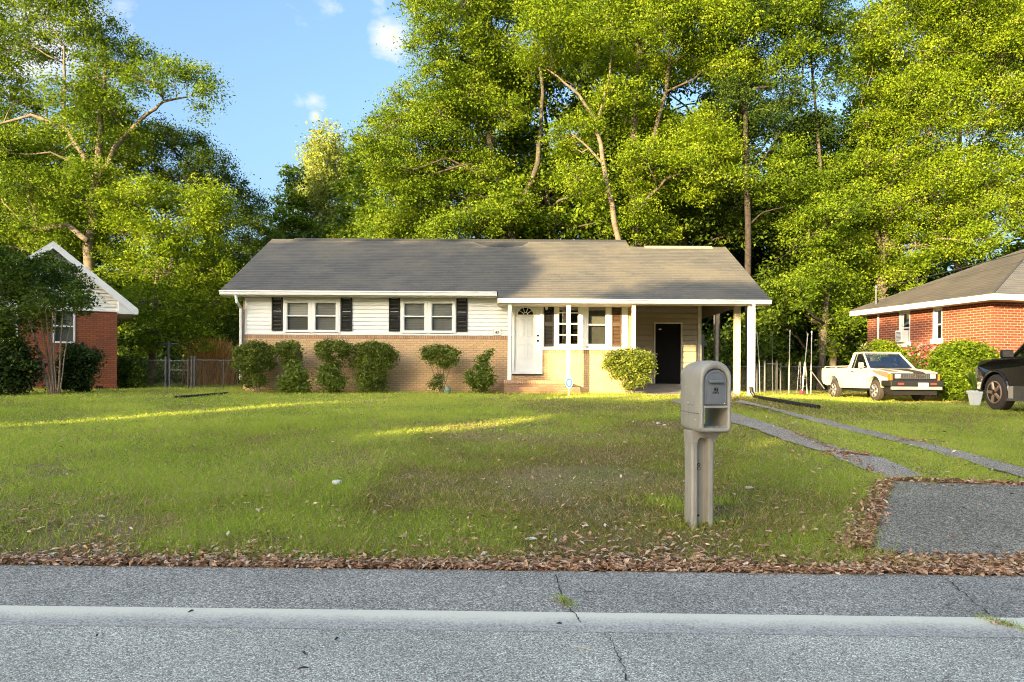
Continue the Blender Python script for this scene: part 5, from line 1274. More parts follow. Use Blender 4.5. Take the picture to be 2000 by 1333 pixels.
np_mesh('spiky_leaves', np.array([tuple(v) for v in vs]), 4, M['leaf_mid'], pot, rr.random(len(vs) // 4) * .4 + .5)
# green lantern pot at the cup-shaped shrub
gp = W(874, 762, 21.35); gzz = float(gz(gp.x, 21.35))
mb = MB(); mb.lathe((gp.x, 21.35, gzz), [(.05, 0), (.08, .06), (.095, .13), (.08, .19), (.03, .23), (.01, .24)], 14)
solo('garden_globe', mb, plain('pale green ceramic', (.16, .26, .18), .4), (gp.x, 21.35, gzz), 'small pale green garden globe at the foot of the cup-shaped shrub', 'garden ornament', smooth=True)

# ------------------------------------------------------------------ fences, poles, pipes
def chain_fence(label, pxs, Y, pytop, mesh_h, posts, gate=None, name='chain_link_fence', rails=(0,), pitch=.085):
    x0, x1 = W(pxs[0], 740, Y).x, W(pxs[1], 740, Y).x; zt = W((pxs[0] + pxs[1]) / 2, pytop, Y).z; zb = zt - mesh_h
    e = empty(name, ((x0 + x1) / 2, Y, float(gz(x0, Y))), label, 'fence' if not gate else 'gate')
    mb = MB()
    for k in rails: mb.tube([(x0, Y, zt - k), (x1, Y, zt - k)], .018, 6)
    mb.build('top_rail', M['metal'], e)
    mb = MB(); H_ = zt - zb; wd = .0019
    k = x0 - H_
    while k < x1:
        for s_ in (1, -1):
            a0, a1 = (k, k + H_); za_, zb_ = (zb, zt) if s_ > 0 else (zt, zb)
            t0 = max(0, (x0 - a0) / H_); t1 = min(1, (x1 - a0) / H_)
            if t1 > t0:
                pa = (a0 + H_ * t0, za_ + (zb_ - za_) * t0); pb = (a0 + H_ * t1, za_ + (zb_ - za_) * t1)
                yy = Y + .004 * s_
                mb.add([(pa[0] - wd, yy, pa[1]), (pa[0] + wd, yy, pa[1]), (pb[0] + wd, yy, pb[1]), (pb[0] - wd, yy, pb[1])], [(0, 1, 2, 3)])
        k += pitch
    mb.build('wire_mesh', M['metal'], e)
    for px, py0, r_ in posts:
        x = W(px, 740, Y).x; m_ = MB(); z1_ = W(px, py0, Y).z; zg_ = float(gz(x, Y))
        m_.tube([(x, Y, zg_ - .05), (x, Y, z1_)], r_, 8); m_.lathe((x, Y, z1_), [(r_ * 1.2, 0), (r_ * 1.2, .02), (r_ * .5, .05)], 8); m_.build('post', M['metal'], e)
    return e
chain_fence('chain-link fence run from the red brick corner to the gate', (229, 323), 26, 704, 1.12, [(229, 698, .03), (262, 704, .02), (323, 699, .035)])
chain_fence('walk gate of chain link with a middle rail, beside the T-shaped pole', (331, 367), 26.05, 705, 1.05, [(331, 703, .022), (367, 703, .022)], gate=True, name='chain_link_gate', rails=(0, .33))
chain_fence('chain-link fence run from the gate to the corner of the tan house', (374, 470), 26, 704, 1.12, [(374, 699, .035), (379.5, 699, .03), (436, 704, .018)])
e = empty('clothesline_pole', (W(328, 766, 27.5).x, 27.5, float(gz(W(328, 766, 27.5).x, 27.5))), 'grey metal T-shaped clothesline pole behind the chain-link gate', 'pole')
p = W(329, 666, 27.5); mb = MB(); mb.tube([(p.x, 27.5, .9), (p.x, 27.5, p.z)], .045, 10); mb.build('pole', M['metal'], e)
mb = MB(); z_ = W(328, 673, 27.5).z; mb.tube([(W(309, 673, 27.5).x, 27.5, z_ - .01), (W(348, 673, 27.5).x, 27.5, z_ + .02)], .035, 8); mb.build('crossbar', M['metal'], e)
YF = 28.5
chain_fence('chain-link fence run behind the carport seen between its posts', (1385, 1492), YF, 716, 1.15, [(1478, 714, .025), (1432, 714, .025)])
chain_fence('chain-link fence run at the back of the side garden behind the stepladder', (1524, 1700), YF, 717, 1.15, [(1524, 712, .03), (1583, 716, .02), (1640, 716, .02)])
chain_fence('small chain-link gate between two pale posts in the side garden', (1497, 1514), YF - .9, 711, 1.15, [(1493, 707, .045), (1516.5, 707, .04)], gate=True, name='chain_link_gate')
GP = 'thin poles standing in the side garden'
for i, (a, b_, c_, d_, mt, lb) in enumerate(((1478, 652, 1484, 752, 'pole_white', 'thin curved grey pole just right of the carport downspout'), (1507.5, 655, 1509, 748, 'metal', 'slim dim pole standing above the small garden gate'), (1542.5, 648, 1540, 752, 'pole_white', 'white-topped pole straight up left of the stepladder'),
                                             (1577, 655, 1566, 755, 'pole_white', 'white pole leaning right above the stepladder'), (1585, 650, 1583, 760, 'pole_white', 'upright white pole right of the leaning one'))):
    Yp = YF - 1.3; p0, p1 = W(c_, d_, Yp), W(a, b_, Yp); zg_ = float(gz(p0.x, Yp))
    mb = MB(); md = (p0.x * .5 + p1.x * .5 + (.03 if i == 0 else 0), Yp, (zg_ + p1.z) / 2)
    mb.tube([(p0.x, Yp, zg_ - .1), md, (p1.x, Yp, p1.z)], .012 if i < 2 else .019, 8); mb.tube([(p1.x, Yp, p1.z - .01), (p1.x, Yp, p1.z + .06)], .028 if i else .02, 8)
    solo('garden_pole', mb, M[mt], (p0.x, Yp, zg_), lb, 'pole', GP)
# stepladder
Yl = YF - 1.0; zg_ = float(gz(W(1565, 755, Yl).x, Yl))
lad = empty('stepladder', (W(1566, 755, Yl).x, Yl, zg_), 'open aluminium A-frame stepladder in front of the garden fence', 'ladder')
for (tx, ty), (b1, b2) in (((1562, 707), (1555.5, 1564.5)), ((1572, 708), (1565.5, 1576.5))):
    t_ = W(tx, ty, Yl)
    for bb in (b1, b2):
        q = W(bb, 755, Yl); mb = MB(); mb.tube([(t_.x + (.02 if bb == b2 else -.02), Yl, t_.z), (q.x, Yl + (.02 if bb == b2 else -.02), zg_)], .016, 6); mb.build('leg', M['alu'], lad)
    for f_ in (.28, .52, .76):
        a, b_ = W(tx + (b1 - tx) * f_, 700, Yl).x, W(tx + (b2 - tx) * f_, 700, Yl).x; z_ = t_.z + (zg_ - t_.z) * f_
        mb = MB(); mb.tube([(a, Yl, z_), (b_, Yl, z_)], .012, 6); mb.build('rung', M['alu'], lad)
p = W(1565, 757, Yl - .6); zb_ = float(gz(p.x, Yl - .6)); mb = MB(); mb.lathe((p.x, Yl - .6, zb_), [(.001, 0), (.06, .02), (.08, .07), (.06, .12), (.001, .14)], 12)
solo('ball', mb, M['flower'], (p.x, Yl - .6, zb_), 'small pink ball on the grass by the stepladder', 'ball', smooth=True)
# leaning pipe at the tailgate
a, b_ = W(1584, 722, 24.8), W(1610, 760, 24.6)
mb = MB(); mb.tube([(a.x, 24.9, a.z), (b_.x, 24.6, b_.z)], .02, 8); solo('metal_tube', mb, M['metal'], (b_.x, 24.6, b_.z), 'grey tube sloping down to the tailgate of the pickup', 'tube')
# black drain pipe on the lawn, right
def ground_tube(pts, r0, step=.06, corr=.006):
    P_ = [G(*p) for p in pts]; out_, rad_ = [], []
    Ls = [0]
    for a, b in zip(P_, P_[1:]): Ls.append(Ls[-1] + (b - a).length)
    q = np.arange(0, Ls[-1], step)
    for i, s_ in enumerate(q):
        x = np.interp(s_, Ls, [p.x for p in P_]); y = np.interp(s_, Ls, [p.y for p in P_]); out_.append((x, y, float(gz(x, y)) + r0 * .9)); rad_.append(r0 + corr * (1 if i % 2 else -1))
    m_ = MB(); m_.tube(out_, rad_, 10); return m_, out_[0]
m_, o_ = ground_tube([(1473, 778), (1490, 781), (1520, 786), (1560, 793), (1600, 799)], .042, .035)
solo('drain_pipe', m_, M['plastic_black'], o_, 'black corrugated drain pipe lying on the grass from the right downspout', 'pipe')
m_, o_ = ground_tube([(341, 778), (380, 775.5), (420, 772), (445, 770)], .03, .04)
solo('drain_pipe', m_, M['plastic_black'], o_, 'black drain pipe lying on the grass left of the tan house', 'pipe')
# security sign
Ys = 20.6; p = W(1111, 770, Ys); zg_ = float(gz(p.x, Ys)); sg = empty('yard_sign', (p.x, Ys, zg_), 'small blue and white octagonal security sign on a stake before the porch', 'sign')
zc = W(1111, 748, Ys).z; oc = lambda r_, y, sx_=.8: [(p.x + sx_ * r_ * math.cos(R(22.5 + 45 * k)), y, zc + 1.15 * r_ * math.sin(R(22.5 + 45 * k))) for k in range(8)]
mb = MB(); mb.tube([(p.x, Ys + .01, zg_ - .1), (p.x, Ys + .01, zc)], .010, 6); mb.build('stake', M['white'], sg)
mb = MB(); mb.slab(oc(.135, Ys), (0, .006, 0)); mb.build('sign_board', M['white'], sg)
M['blue'] = plain('sign blue', (.05, .16, .5), .4)
mb = MB(); A_ = oc(.122, Ys - .002); B_ = oc(.068, Ys - .002)
for k in range(8): mb.quad(A_[k], A_[(k + 1) % 8], B_[(k + 1) % 8], B_[k])
mb.slab([(p.x - .05, Ys - .002, zc - .045), (p.x + .05, Ys - .002, zc - .045), (p.x + .05, Ys - .002, zc - .02), (p.x - .05, Ys - .002, zc - .02)], (0, -.002, 0))
mb.slab([(p.x - .018, Ys - .002, zc - .005), (p.x + .018, Ys - .002, zc - .005), (p.x + .018, Ys - .002, zc + .045), (p.x - .018, Ys - .002, zc + .045)], (0, -.002, 0))
mb.build('sign_print', M['blue'], sg)
# power cables
def cable(label, pts, r_=.012):
    m_ = MB(); pts = [Vector(p) for p in pts]; P_ = []
    for a, b in zip(pts, pts[1:]):
        for k in range(10):
            f_ = k / 10; P_.append(a.lerp(b, f_) - Vector((0, 0, .5 * f_ * (1 - f_))))
    P_.append(pts[-1]); m_.tube(P_, r_, 5)
    return solo('power_cable', m_, M['wire'], pts[-1], label, 'cable')
cable('thin power cable slanting down across the big right-hand tree', [W(2250, -10, 17), W(1514, 511, 30)])
cable('power cable running to the mast on the right brick house roof', [(26, 6, 8.5), tuple(SERV)], .014)

# ------------------------------------------------------------------ vehicles
M['car_white'] = plain('chalky white car paint', (.60, .58, .48), .4, noise=.08, scale=1.5)
M['car_black'] = plain('black car paint', (.010, .010, .012), .22, noise=.05); M['car_black'].node_tree.nodes['Principled BSDF'].inputs['Coat Weight'].default_value = .6
M['tyre'] = plain('tyre rubber', (.05, .04, .032), .85); M['rim'] = plain('silver rim', (.5, .5, .5), .35, metal=.7); M['rim_dirty'] = plain('brownish alloy', (.36, .24, .17), .4, metal=.3)
M['primer'] = plain('tan primer', (.21, .165, .12), .7); M['primer_dark'] = plain('dark brown primer', (.035, .028, .026), .7); M['bumper'] = plain('black bumper', (.015, .015, .017), .5)
M['amber'] = plain('amber lens', (.5, .16, .02), .25); M['lens'] = plain('headlight lens', (.55, .56, .55), .12, metal=.3); M['red_lens'] = plain('dull red lens', (.25, .05, .03), .3); M['chrome'] = plain('worn chrome', (.6, .58, .54), .3, metal=.6)
M['cladding'] = plain('grey cladding', (.10, .09, .075), .6, spec=.2); M['lens_dull'] = plain('dull headlamp', (.25, .22, .17), .3); M['seat'] = plain('seat cloth', (.12, .13, .13), .8)
def arc(yc, zc, r_, a0, a1, n=10): return [(yc + r_ * math.cos(R(a0 + (a1 - a0) * k / n)), zc + r_ * math.sin(R(a0 + (a1 - a0) * k / n))) for k in range(n + 1)]
def side_extrude(mb, prof, x0, x1): mb.slab([(x0, p[0], p[1]) for p in prof], (x1 - x0, 0, 0))
def wheel(par, x, y, r_, wd, rim, side_=-1, spokes=0, rr_=.6):
    m_ = MB(); s_ = side_
    m_.lathe((x, y, r_), [(r_ * rr_, s_ * wd * .5), (r_ * .9, s_ * wd * .5), (r_, s_ * wd * .36), (r_, -s_ * wd * .36), (r_ * .9, -s_ * wd * .5), (r_ * rr_, -s_ * wd * .5)], 28, 'x')
    t_ = m_.build('wheel', M['tyre'], par, world=False, smooth=False, bevel=.006)
    m_ = MB(); m_.lathe((x, y, r_), [(r_ * rr_ * 1.02, s_ * (wd * .5 + .004)), (r_ * rr_ * .92, s_ * (wd * .5 + .01)), (r_ * rr_ * .86, s_ * wd * .35), (r_ * .22, s_ * wd * .3), (r_ * .2, s_ * wd * .52), (.002, s_ * wd * .53)], 24, 'x')
    ro = m_.build('rim', M['bumper'] if spokes else rim, t_, world=False)
    m_ = MB(); m_.tube([(x + s_ * wd * .5, y + r_ * rr_ * math.cos(a), r_ + r_ * rr_ * math.sin(a)) for a in np.linspace(0, 2 * math.pi, 25)], r_ * .045, 5, False); m_.build('rim_lip', rim, t_, world=False, smooth=True)
    m_ = MB(); nn_ = spokes or 8
    for k in range(nn_):
        a = 2 * math.pi * k / nn_
        if spokes: m_.tube([(x + s_ * wd * .48, y + r_ * .15 * math.cos(a), r_ + r_ * .15 * math.sin(a)), (x + s_ * wd * .50, y + r_ * rr_ * .93 * math.cos(a), r_ + r_ * rr_ * .93 * math.sin(a))], r_ * .105, 6)
        else: m_.lathe((x + s_ * wd * .36, y + r_ * .42 * math.cos(a), r_ + r_ * .42 * math.sin(a)), [(r_ * .06, 0), (r_ * .06, s_ * .006)], 8, 'x')
    m_.build('rim_spokes' if spokes else 'rim_holes', rim if spokes else M['bumper'], t_, world=False)
# white pickup
pa = W(1731, 780, 20.5)
tx = pa.x + .79; tz = float(gz(tx, 21.5)) - .01
tk = empty('pickup_truck', (tx, 20.5, tz), 'old white pickup with tan and dark primer patches on its hood', 'pickup truck', rz=R(2.5))
body = [(.06, .46), (.05, .78), (.12, .835), (.6, .90), (1.22, .955), (2.42, .965), (2.44, .985), (4.30, .985), (4.34, .92), (4.34, .60), (4.22, .48), (3.93, .42)] + arc(3.48, .34, .40, 14, 166) + [(3.0, .36), (1.32, .36)] + arc(.90, .33, .39, 6, 172) + [(.48, .44)]
HW = .79
mb = MB(); side_extrude(mb, body, -HW, -HW + .12); side_extrude(mb, body, HW - .12, HW)
mb.slab([(-HW + .1, .07, .8), (-HW + .1, .12, .833), (-HW + .1, .6, .898), (-HW + .1, 1.22, .953), (-HW + .1, 1.22, .9), (-HW + .1, .07, .72)], (2 * HW - .2, 0, 0))
mb.box(-HW + .12, HW - .12, 4.28, 4.335, .5, .98); mb.box(-HW + .12, HW - .12, 2.43, 2.47, .5, .97); mb.box(-HW + .12, HW - .12, 2.47, 4.28, .5, .53)
bd = mb.build('body', M['car_white'], tk, world=False, bevel=.018)
mb = MB(); mb.box(-HW + .13, HW - .13, .15, 1.3, .3, .72); mb.box(-HW + .13, HW - .13, 1.3, 2.42, .3, .7); mb.box(-HW + .16, HW - .16, 2.5, 4.2, .28, .49); mb.build('underbody', M['bumper'], tk, world=False)
tk.scale = (.89, .95, 1)
# cab: roof, pillars, glass
base = [(-.76, 1.24), (.76, 1.24), (.76, 2.43), (-.76, 2.43)]; topc = [(-.62, 1.80), (.62, 1.80), (.62, 2.36), (-.62, 2.36)]; zb0, zt0 = .955, 1.40
def P3(i, f_): a, b = base[i], topc[i]; return Vector((a[0] + (b[0] - a[0]) * f_, a[1] + (b[1] - a[1]) * f_, zb0 + (zt0 - zb0) * f_))
mb = MB(); mb.slab([P3(0, 1) + Vector((-.02, -.03, 0)), P3(1, 1) + Vector((.02, -.03, 0)), P3(2, 1) + Vector((.02, .02, 0)), P3(3, 1) + Vector((-.02, .02, 0))], (0, 0, .05)); mb.build('cab_roof', M['car_white'], tk, world=False, bevel=.022)
mb = MB()
for i, r_ in ((0, .032), (1, .032), (2, .05), (3, .05)): mb.tube([P3(i, -.05), P3(i, 1.0)], r_, 8)
for sx_ in (-1, 1):
    i0 = 0 if sx_ < 0 else 1; i3 = 3 if sx_ < 0 else 2
    # B pillar and rear corner panel
    q = [P3(i3, 0) + Vector((0, -.26, 0)), P3(i3, 0) + Vector((0, -.20, 0)), P3(i3, 1) + Vector((0, -.16, 0)), P3(i3, 1) + Vector((0, -.21, 0))]; mb.slab(q, (-sx_ * .03, 0, 0))
    q = [P3(i3, 0) + Vector((0, -.09, 0)), P3(i3, 0), P3(i3, 1), P3(i3, 1) + Vector((0, -.08, 0))]; mb.slab(q, (-sx_ * .03, 0, 0))
    q = [P3(i0, 0) + Vector((0, -.05, 0)), P3(i0, 0) + Vector((0, .16, 0)), P3(i0, .12) + Vector((0, .1, 0)), P3(i0, .1)]; mb.slab(q, (-sx_ * .03, 0, 0))
mb.build('pillar', M['car_white'], tk, world=False, smooth=True)
g = MB(); g.quad(P3(0, .03), P3(1, .03), P3(1, .98), P3(0, .98)); g.build('windscreen', M['car_glass'], tk, world=False)
g = MB(); g.quad(P3(3, .1), P3(2, .1), P3(2, .95), P3(3, .95)); g.build('rear_window', M['car_glass'], tk, world=False)
for sx_ in (0, 1):
    i3 = 3 if sx_ == 0 else 2
    g = MB(); g.quad(P3(sx_, .02) + Vector((0, .03, 0)), P3(i3, .02), P3(i3, .98), P3(sx_, .98)); g.build('side_window', M['car_glass'], tk, world=False)
g = MB(); g.tube([P3(0, 0), P3(1, 0)], .02, 6); g.tube([P3(0, .99), P3(1, .99)], .014, 6); g.tube([P3(0, .03) + Vector((.05, -.012, .03)), P3(0, .12) + Vector((.6, -.02, 0))], .008, 4); g.tube([P3(0, .03) + Vector((.8, -.012, .03)), P3(0, .10) + Vector((1.35, -.02, 0))], .008, 4); g.build('windscreen_seal', M['bumper'], tk, world=False)
g = MB(); g.box(-.6, .6, 2.1, 2.3, .7, 1.18); g.box(-.5, -.2, 2.12, 2.24, 1.18, 1.3); g.box(.2, .5, 2.12, 2.24, 1.18, 1.3); g.box(-.7, .7, 1.3, 1.45, .75, .97); g.build('seat', M['seat'], tk, world=False, bevel=.03)
g = MB(); g.tube([(.34 + .17 * math.cos(a), 1.62 + .05 * math.sin(a), 1.0 + .15 * math.sin(a)) for a in np.linspace(0, 2 * math.pi, 17)], .014, 6); g.build('steering_wheel', M['bumper'], tk, world=False)
# doors lines, handle, mirror
g = MB()
for y in (1.32, 2.28): g.box(-HW - .0015, -HW + .003, y, y + .008, .42, .95)
g.box(-HW - .0015, -HW + .003, 1.32, 2.29, .405, .413); g.build('door_gap', M['bumper'], tk, world=False)
g = MB(); g.box(-HW - .02, -HW + .002, 2.12, 2.24, .84, .87); g.build('door_handle', M['bumper'], tk, world=False, bevel=.006)
g = MB(); g.box(-.96, -.80, 1.48, 1.53, .97, 1.12); g.box(-.82, -.74, 1.49, 1.52, .99, 1.01); g.build('wing_mirror', M['wood'], tk, world=False, bevel=.01)
g = MB(); g.box(-HW - .002, -HW + .001, 1.18, 1.28, .80, .815); g.build('badge', M['metal'], tk, world=False)
# bed rails and dark heap in the bed
g = MB(); 
for sx_ in (-1, 1):
    g.tube([(sx_ * .73, 2.55, .985), (sx_ * .73, 2.55, 1.035), (sx_ * .73, 4.2, 1.035), (sx_ * .73, 4.2, .985)], .014, 6); g.tube([(sx_ * .73, 3.4, .985), (sx_ * .73, 3.4, 1.035)], .012, 6)
g.build('bed_rail', M['car_white'], tk, world=False)
g = MB(); g.add([(-.6, 2.5, .54), (.4, 2.5, .54), (.4, 3.4, .54), (-.6, 3.4, .54), (-.5, 2.6, 1.0), (.3, 2.6, 1.02), (.2, 3.2, 1.0), (-.5, 3.2, .99), (-.2, 2.9, 1.13)], [(0, 1, 5, 4), (1, 2, 6, 5), (2, 3, 7, 6), (3, 0, 4, 7), (4, 5, 8), (5, 6, 8), (6, 7, 8), (7, 4, 8)])
o = g.build('tarpaulin_heap', M['plastic_black'], None); o.parent = None
mwk = Matrix.Translation((tx, 20.5, tz)) @ Matrix.Rotation(R(2.5), 4, 'Z')
o.data.transform(Matrix.Rotation(R(2.5), 4, 'Z')); o.location = (tx, 20.5, tz); tag(o, 'black tarpaulin heap in the bed of the white pickup', 'tarpaulin')
# hood patches
def hood_patch(pts, mat, nm, lab=None):
    m_ = MB(); hzf = lambda y: np.interp(y, [.07, .12, .6, 1.22], [.8, .835, .899, .954])
    m_.slab([(x, y, float(hzf(y)) + .006) for x, y in pts], (0, 0, -.004)); o = m_.build(nm, mat, tk, world=False)
    if lab: o['label'] = lab
for a, b_ in ((.08, .12), (.12, .6), (.6, 1.0)):
    wa_, wb_ = np.interp([a, b_], [.08, .6, 1.0], [.17, .22, .40]); sh = np.interp([a, b_], [.08, 1.0], [.16, -.02])
    hood_patch([(sh[0] - wa_, a), (sh[0] + wa_, a), (sh[1] + wb_, b_), (sh[1] - wb_, b_)], M['primer_dark'], 'hood_patch')
m_ = MB(); m_.slab([(-HW - .003, .10, .80), (-HW - .003, .14, .83), (-HW - .003, .5, .87), (-HW - .003, 1.0, .90), (-HW - .003, .98, .86), (-HW - .003, .75, .78), (-HW - .003, .45, .72), (-HW - .003, .12, .66)], (.004, 0, 0)); m_.build('fender_patch', M['primer'], tk, world=False)
hood_patch([(-HW + .03, .14), (-.42, .14), (-.5, .6), (-HW + .03, .6)], M['primer'], 'hood_patch'); hood_patch([(-HW + .03, .6), (-.5, .6), (-.66, .98), (-HW + .03, .98)], M['primer'], 'hood_patch')
g = MB(); g.slab([(.02, -.03, .695), (.30, -.03, .695), (.33, -.02, .80), (.31, .09, .845), (-.01, .09, .845), (-.01, -.02, .80)], (0, .02, -.01)); g.build('hood_lip_patch', M['primer_dark'], tk, world=False, bevel=.006)
# front end
g = MB(); g.box(-.76, .76, -.005, .08, .62, .80); g.box(-.76, .76, .0, .1, .44, .62); g.build('front_panel', M['bumper'], tk, world=False, bevel=.01)
g = MB()
for k in range(5): g.box(-.44, .44, -.016, -.006, .655 + k * .028, .662 + k * .028)
for k in range(13): g.box(-.44 + k * .0725, -.434 + k * .0725, -.014, -.006, .65, .78)
g.build('grille', M['metal'], tk, world=False)
g = MB(); g.box(-.03, .03, -.024, -.014, .70, .72); g.build('emblem', M['red_lens'], tk, world=False)
for sx_ in (-1, 1):
    g = MB(); g.box(min(sx_ * .47, sx_ * .65), max(sx_ * .47, sx_ * .65), -.022, 0, .655, .775); ho = g.build('headlight', M['lens'], tk, world=False, bevel=.012)
    g = MB(); g.box(min(sx_ * .715, sx_ * .80), max(sx_ * .715, sx_ * .80), -.006, .12, .60, .785); g.build('indicator', M['amber'], tk, world=False, bevel=.012)
    g = MB(); g.box(min(sx_ * .42, sx_ * .62), max(sx_ * .42, sx_ * .62), -.122, -.11, .475, .535); g.build('fog_lamp', M['red_lens'], tk, world=False, bevel=.006)
g = MB(); g.slab([(-.84, -.11, .44), (-.84, -.11, .58), (-.84, .0, .60), (-.84, .42, .60), (-.84, .42, .44)], (1.68, 0, 0)); g.build('bumper', M['bumper'], tk, world=False, bevel=.02)
g = MB(); g.box(-.80, .80, -.125, -.02, .34, .43); g.build('bumper_strip', M['chrome'], tk, world=False, bevel=.015)
g = MB(); g.box(-.7, .7, 0, .3, .2, .34); g.build('valance', M['bumper'], tk, world=False)
g = MB(); g.box(.02, .34, -.137, -.126, .375, .535); pl = g.build('licence_plate', M['white'], tk, world=False)
tp = text_mesh('AI', .12, M['bumper'], pl, (.14, -.14, .455))
for sx_ in (-1, 1):
    wheel(tk, sx_ * .69, .90, .30, .18, M['rim'], sx_, 6); wheel(tk, sx_ * .69, 3.48, .30, .18, M['rim'], sx_, 6)
# dark SUV, nose pointing away
sp_ = W(1933, 792, 15.8); sxp = sp_.x; szp = float(gz(sxp, 15.8)) - .01
sv = empty('suv', (sxp + .10, 15.8, szp), 'black sport utility vehicle with grey lower cladding cut off by the right edge', 'car', rz=R(-1))
pr = [(.96, .42), (.98, .62), (.97, .80), (.90, .98), (.60, 1.075), (.1, 1.10), (-.55, 1.13), (-4.1, 1.16), (-4.15, .50), (-3.9, .42)] + arc(-3.1, .38, .46, 5, 175) + [(-2.55, .42), (-.52, .42)] + [] 
pr = [(.96, .42), (.98, .62), (.97, .80), (.90, .98), (.60, 1.075), (.1, 1.10), (-.55, 1.13), (-4.1, 1.16), (-4.15, .50), (-3.9, .42)] + [p for p in arc(-3.1, .38, .46, 175, 5)][::1] + [(-.52, .42)] + arc(0, .38, .46, 175, 5)
mb = MB(); side_extrude(mb, pr, 0, .25); side_extrude(mb, pr, 1.75, 2.0)
mb.slab([(.2, .96, .5), (.2, .97, .80), (.2, .90, .98), (.2, .60, 1.09), (.2, .1, 1.13), (.2, -.6, 1.16), (.2, -.6, .9), (.2, .8, .5)], (1.6, 0, 0)); mb.box(.25, 1.75, -4.15, -.6, .45, .8)
o = mb.build('body', M['car_black'], sv, world=False, bevel=.03, seg=3)
for v in o.data.vertices:
    if v.co.y > .3: k = ((v.co.y - .3) / .68) ** 2; v.co.x += (1 - v.co.x) * .22 * k
mb = MB(); mb.box(.25, 1.75, -3.9, .8, .3, .7); mb.build('underbody', M['bumper'], sv, world=False)
bs = [(.06, -.50), (1.94, -.50), (1.94, -4.1), (.06, -4.1)]; tps = [(.27, -1.25), (1.73, -1.25), (1.73, -3.8), (.27, -3.8)]
def Q3(i, f_): a, b = bs[i], tps[i]; return Vector((a[0] + (b[0] - a[0]) * f_, a[1] + (b[1] - a[1]) * f_, 1.12 + (1.82 - 1.12) * f_))
mb = MB(); mb.slab([Q3(k, 1) for k in range(4)], (0, 0, .07)); mb.build('roof', M['car_black'], sv, world=False, bevel=.03)
mb = MB()
for k in range(4): mb = MB(); mb.tube([Q3(k, -.05), Q3(k, 1)], .045, 8); mb.build('pillar', M['car_black'], sv, world=False, smooth=True)
for sx_, (i, j) in ((0, (0, 3)), (1, (1, 2))):
    for f_ in (.36, .68): mb = MB(); mb.tube([Q3(i, 0).lerp(Q3(j, 0), f_), Q3(i, 1).lerp(Q3(j, 1), f_ - .06)], .04, 6); mb.build('pillar', M['car_black'], sv, world=False, smooth=True)
for q in ((0, 3), (1, 2), (0, 1), (3, 2)):
    g = MB(); g.quad(Q3(q[0], 0), Q3(q[1], 0), Q3(q[1], 1), Q3(q[0], 1)); g.build('windscreen' if q == (0, 1) else 'side_window', M['dark_glass'], sv, world=False)
g = MB(); g.box(.3, .8, -1.9, -1.6, .8, 1.55); g.box(1.2, 1.7, -1.9, -1.6, .8, 1.55); g.box(.3, 1.7, -2.9, -2.6, .8, 1.5); g.build('seat', M['seat'], sv, world=False, bevel=.04)
for c_, d_ in ((-2.55, -.47), (-4.1, -3.6)): g = MB(); g.box(-.012, .02, c_, d_, .26, .52); g.build('cladding', M['cladding'], sv, world=False, bevel=.008)
g = MB(); g.box(-.018, -.012, -.62, -.47, .27, .52); g.build('mud_flap', M['chrome'], sv, world=False)
g = MB(); g.slab([(-.12, -2.5, .22), (-.12, -.56, .22), (-.07, -.5, .27), (-.12, -2.5, .27)][:3] + [(-.12, -2.5, .27)], (.16, 0, 0)); g.build('running_board', M['cladding'], sv, world=False, bevel=.008)
g = MB(); g.slab([(.22, .93, .38), (.22, .99, .42), (.22, .99, .57), (.22, .93, .60), (.22, .6, .60), (.22, .6, .42)], (1.56, 0, 0)); g.build('bumper', M['cladding'], sv, world=False, bevel=.03)
g = MB(); g.box(.16, .5, .80, .955, .74, .94); g.build('headlight', M['lens_dull'], sv, world=False, bevel=.02)
g = MB(); g.box(-.26, -.02, -.66, -.56, 1.10, 1.27); mo = g.build('wing_mirror', M['bumper'], sv, world=False, bevel=.03)
g = MB(); g.quad((-.25, -.665, 1.12), (-.04, -.665, 1.12), (-.04, -.665, 1.25), (-.25, -.665, 1.25)); g.build('mirror_glass', M['cladding'], mo, world=False)
g = MB(); g.tube([(-.005, -1.75, .98), (-.03, -1.72, .98), (-.03, -1.55, .98), (-.005, -1.52, .98)], .012, 6); g.build('door_handle', M['chrome'], sv, world=False)
g = MB(); g.tube([(-.003 + .0, .46 * math.cos(a), .38 + .46 * math.sin(a)) for a in np.linspace(R(5), R(175), 14)], .025, 6); g.build('arch_trim', M['car_black'], sv, world=False)
wheel(sv, .12, 0, .385, .25, M['rim_dirty'], -1, 5); wheel(sv, 1.88, 0, .385, .25, M['rim_dirty'], 1, 5); wheel(sv, .12, -3.1, .385, .25, M['rim_dirty'], -1, 5)

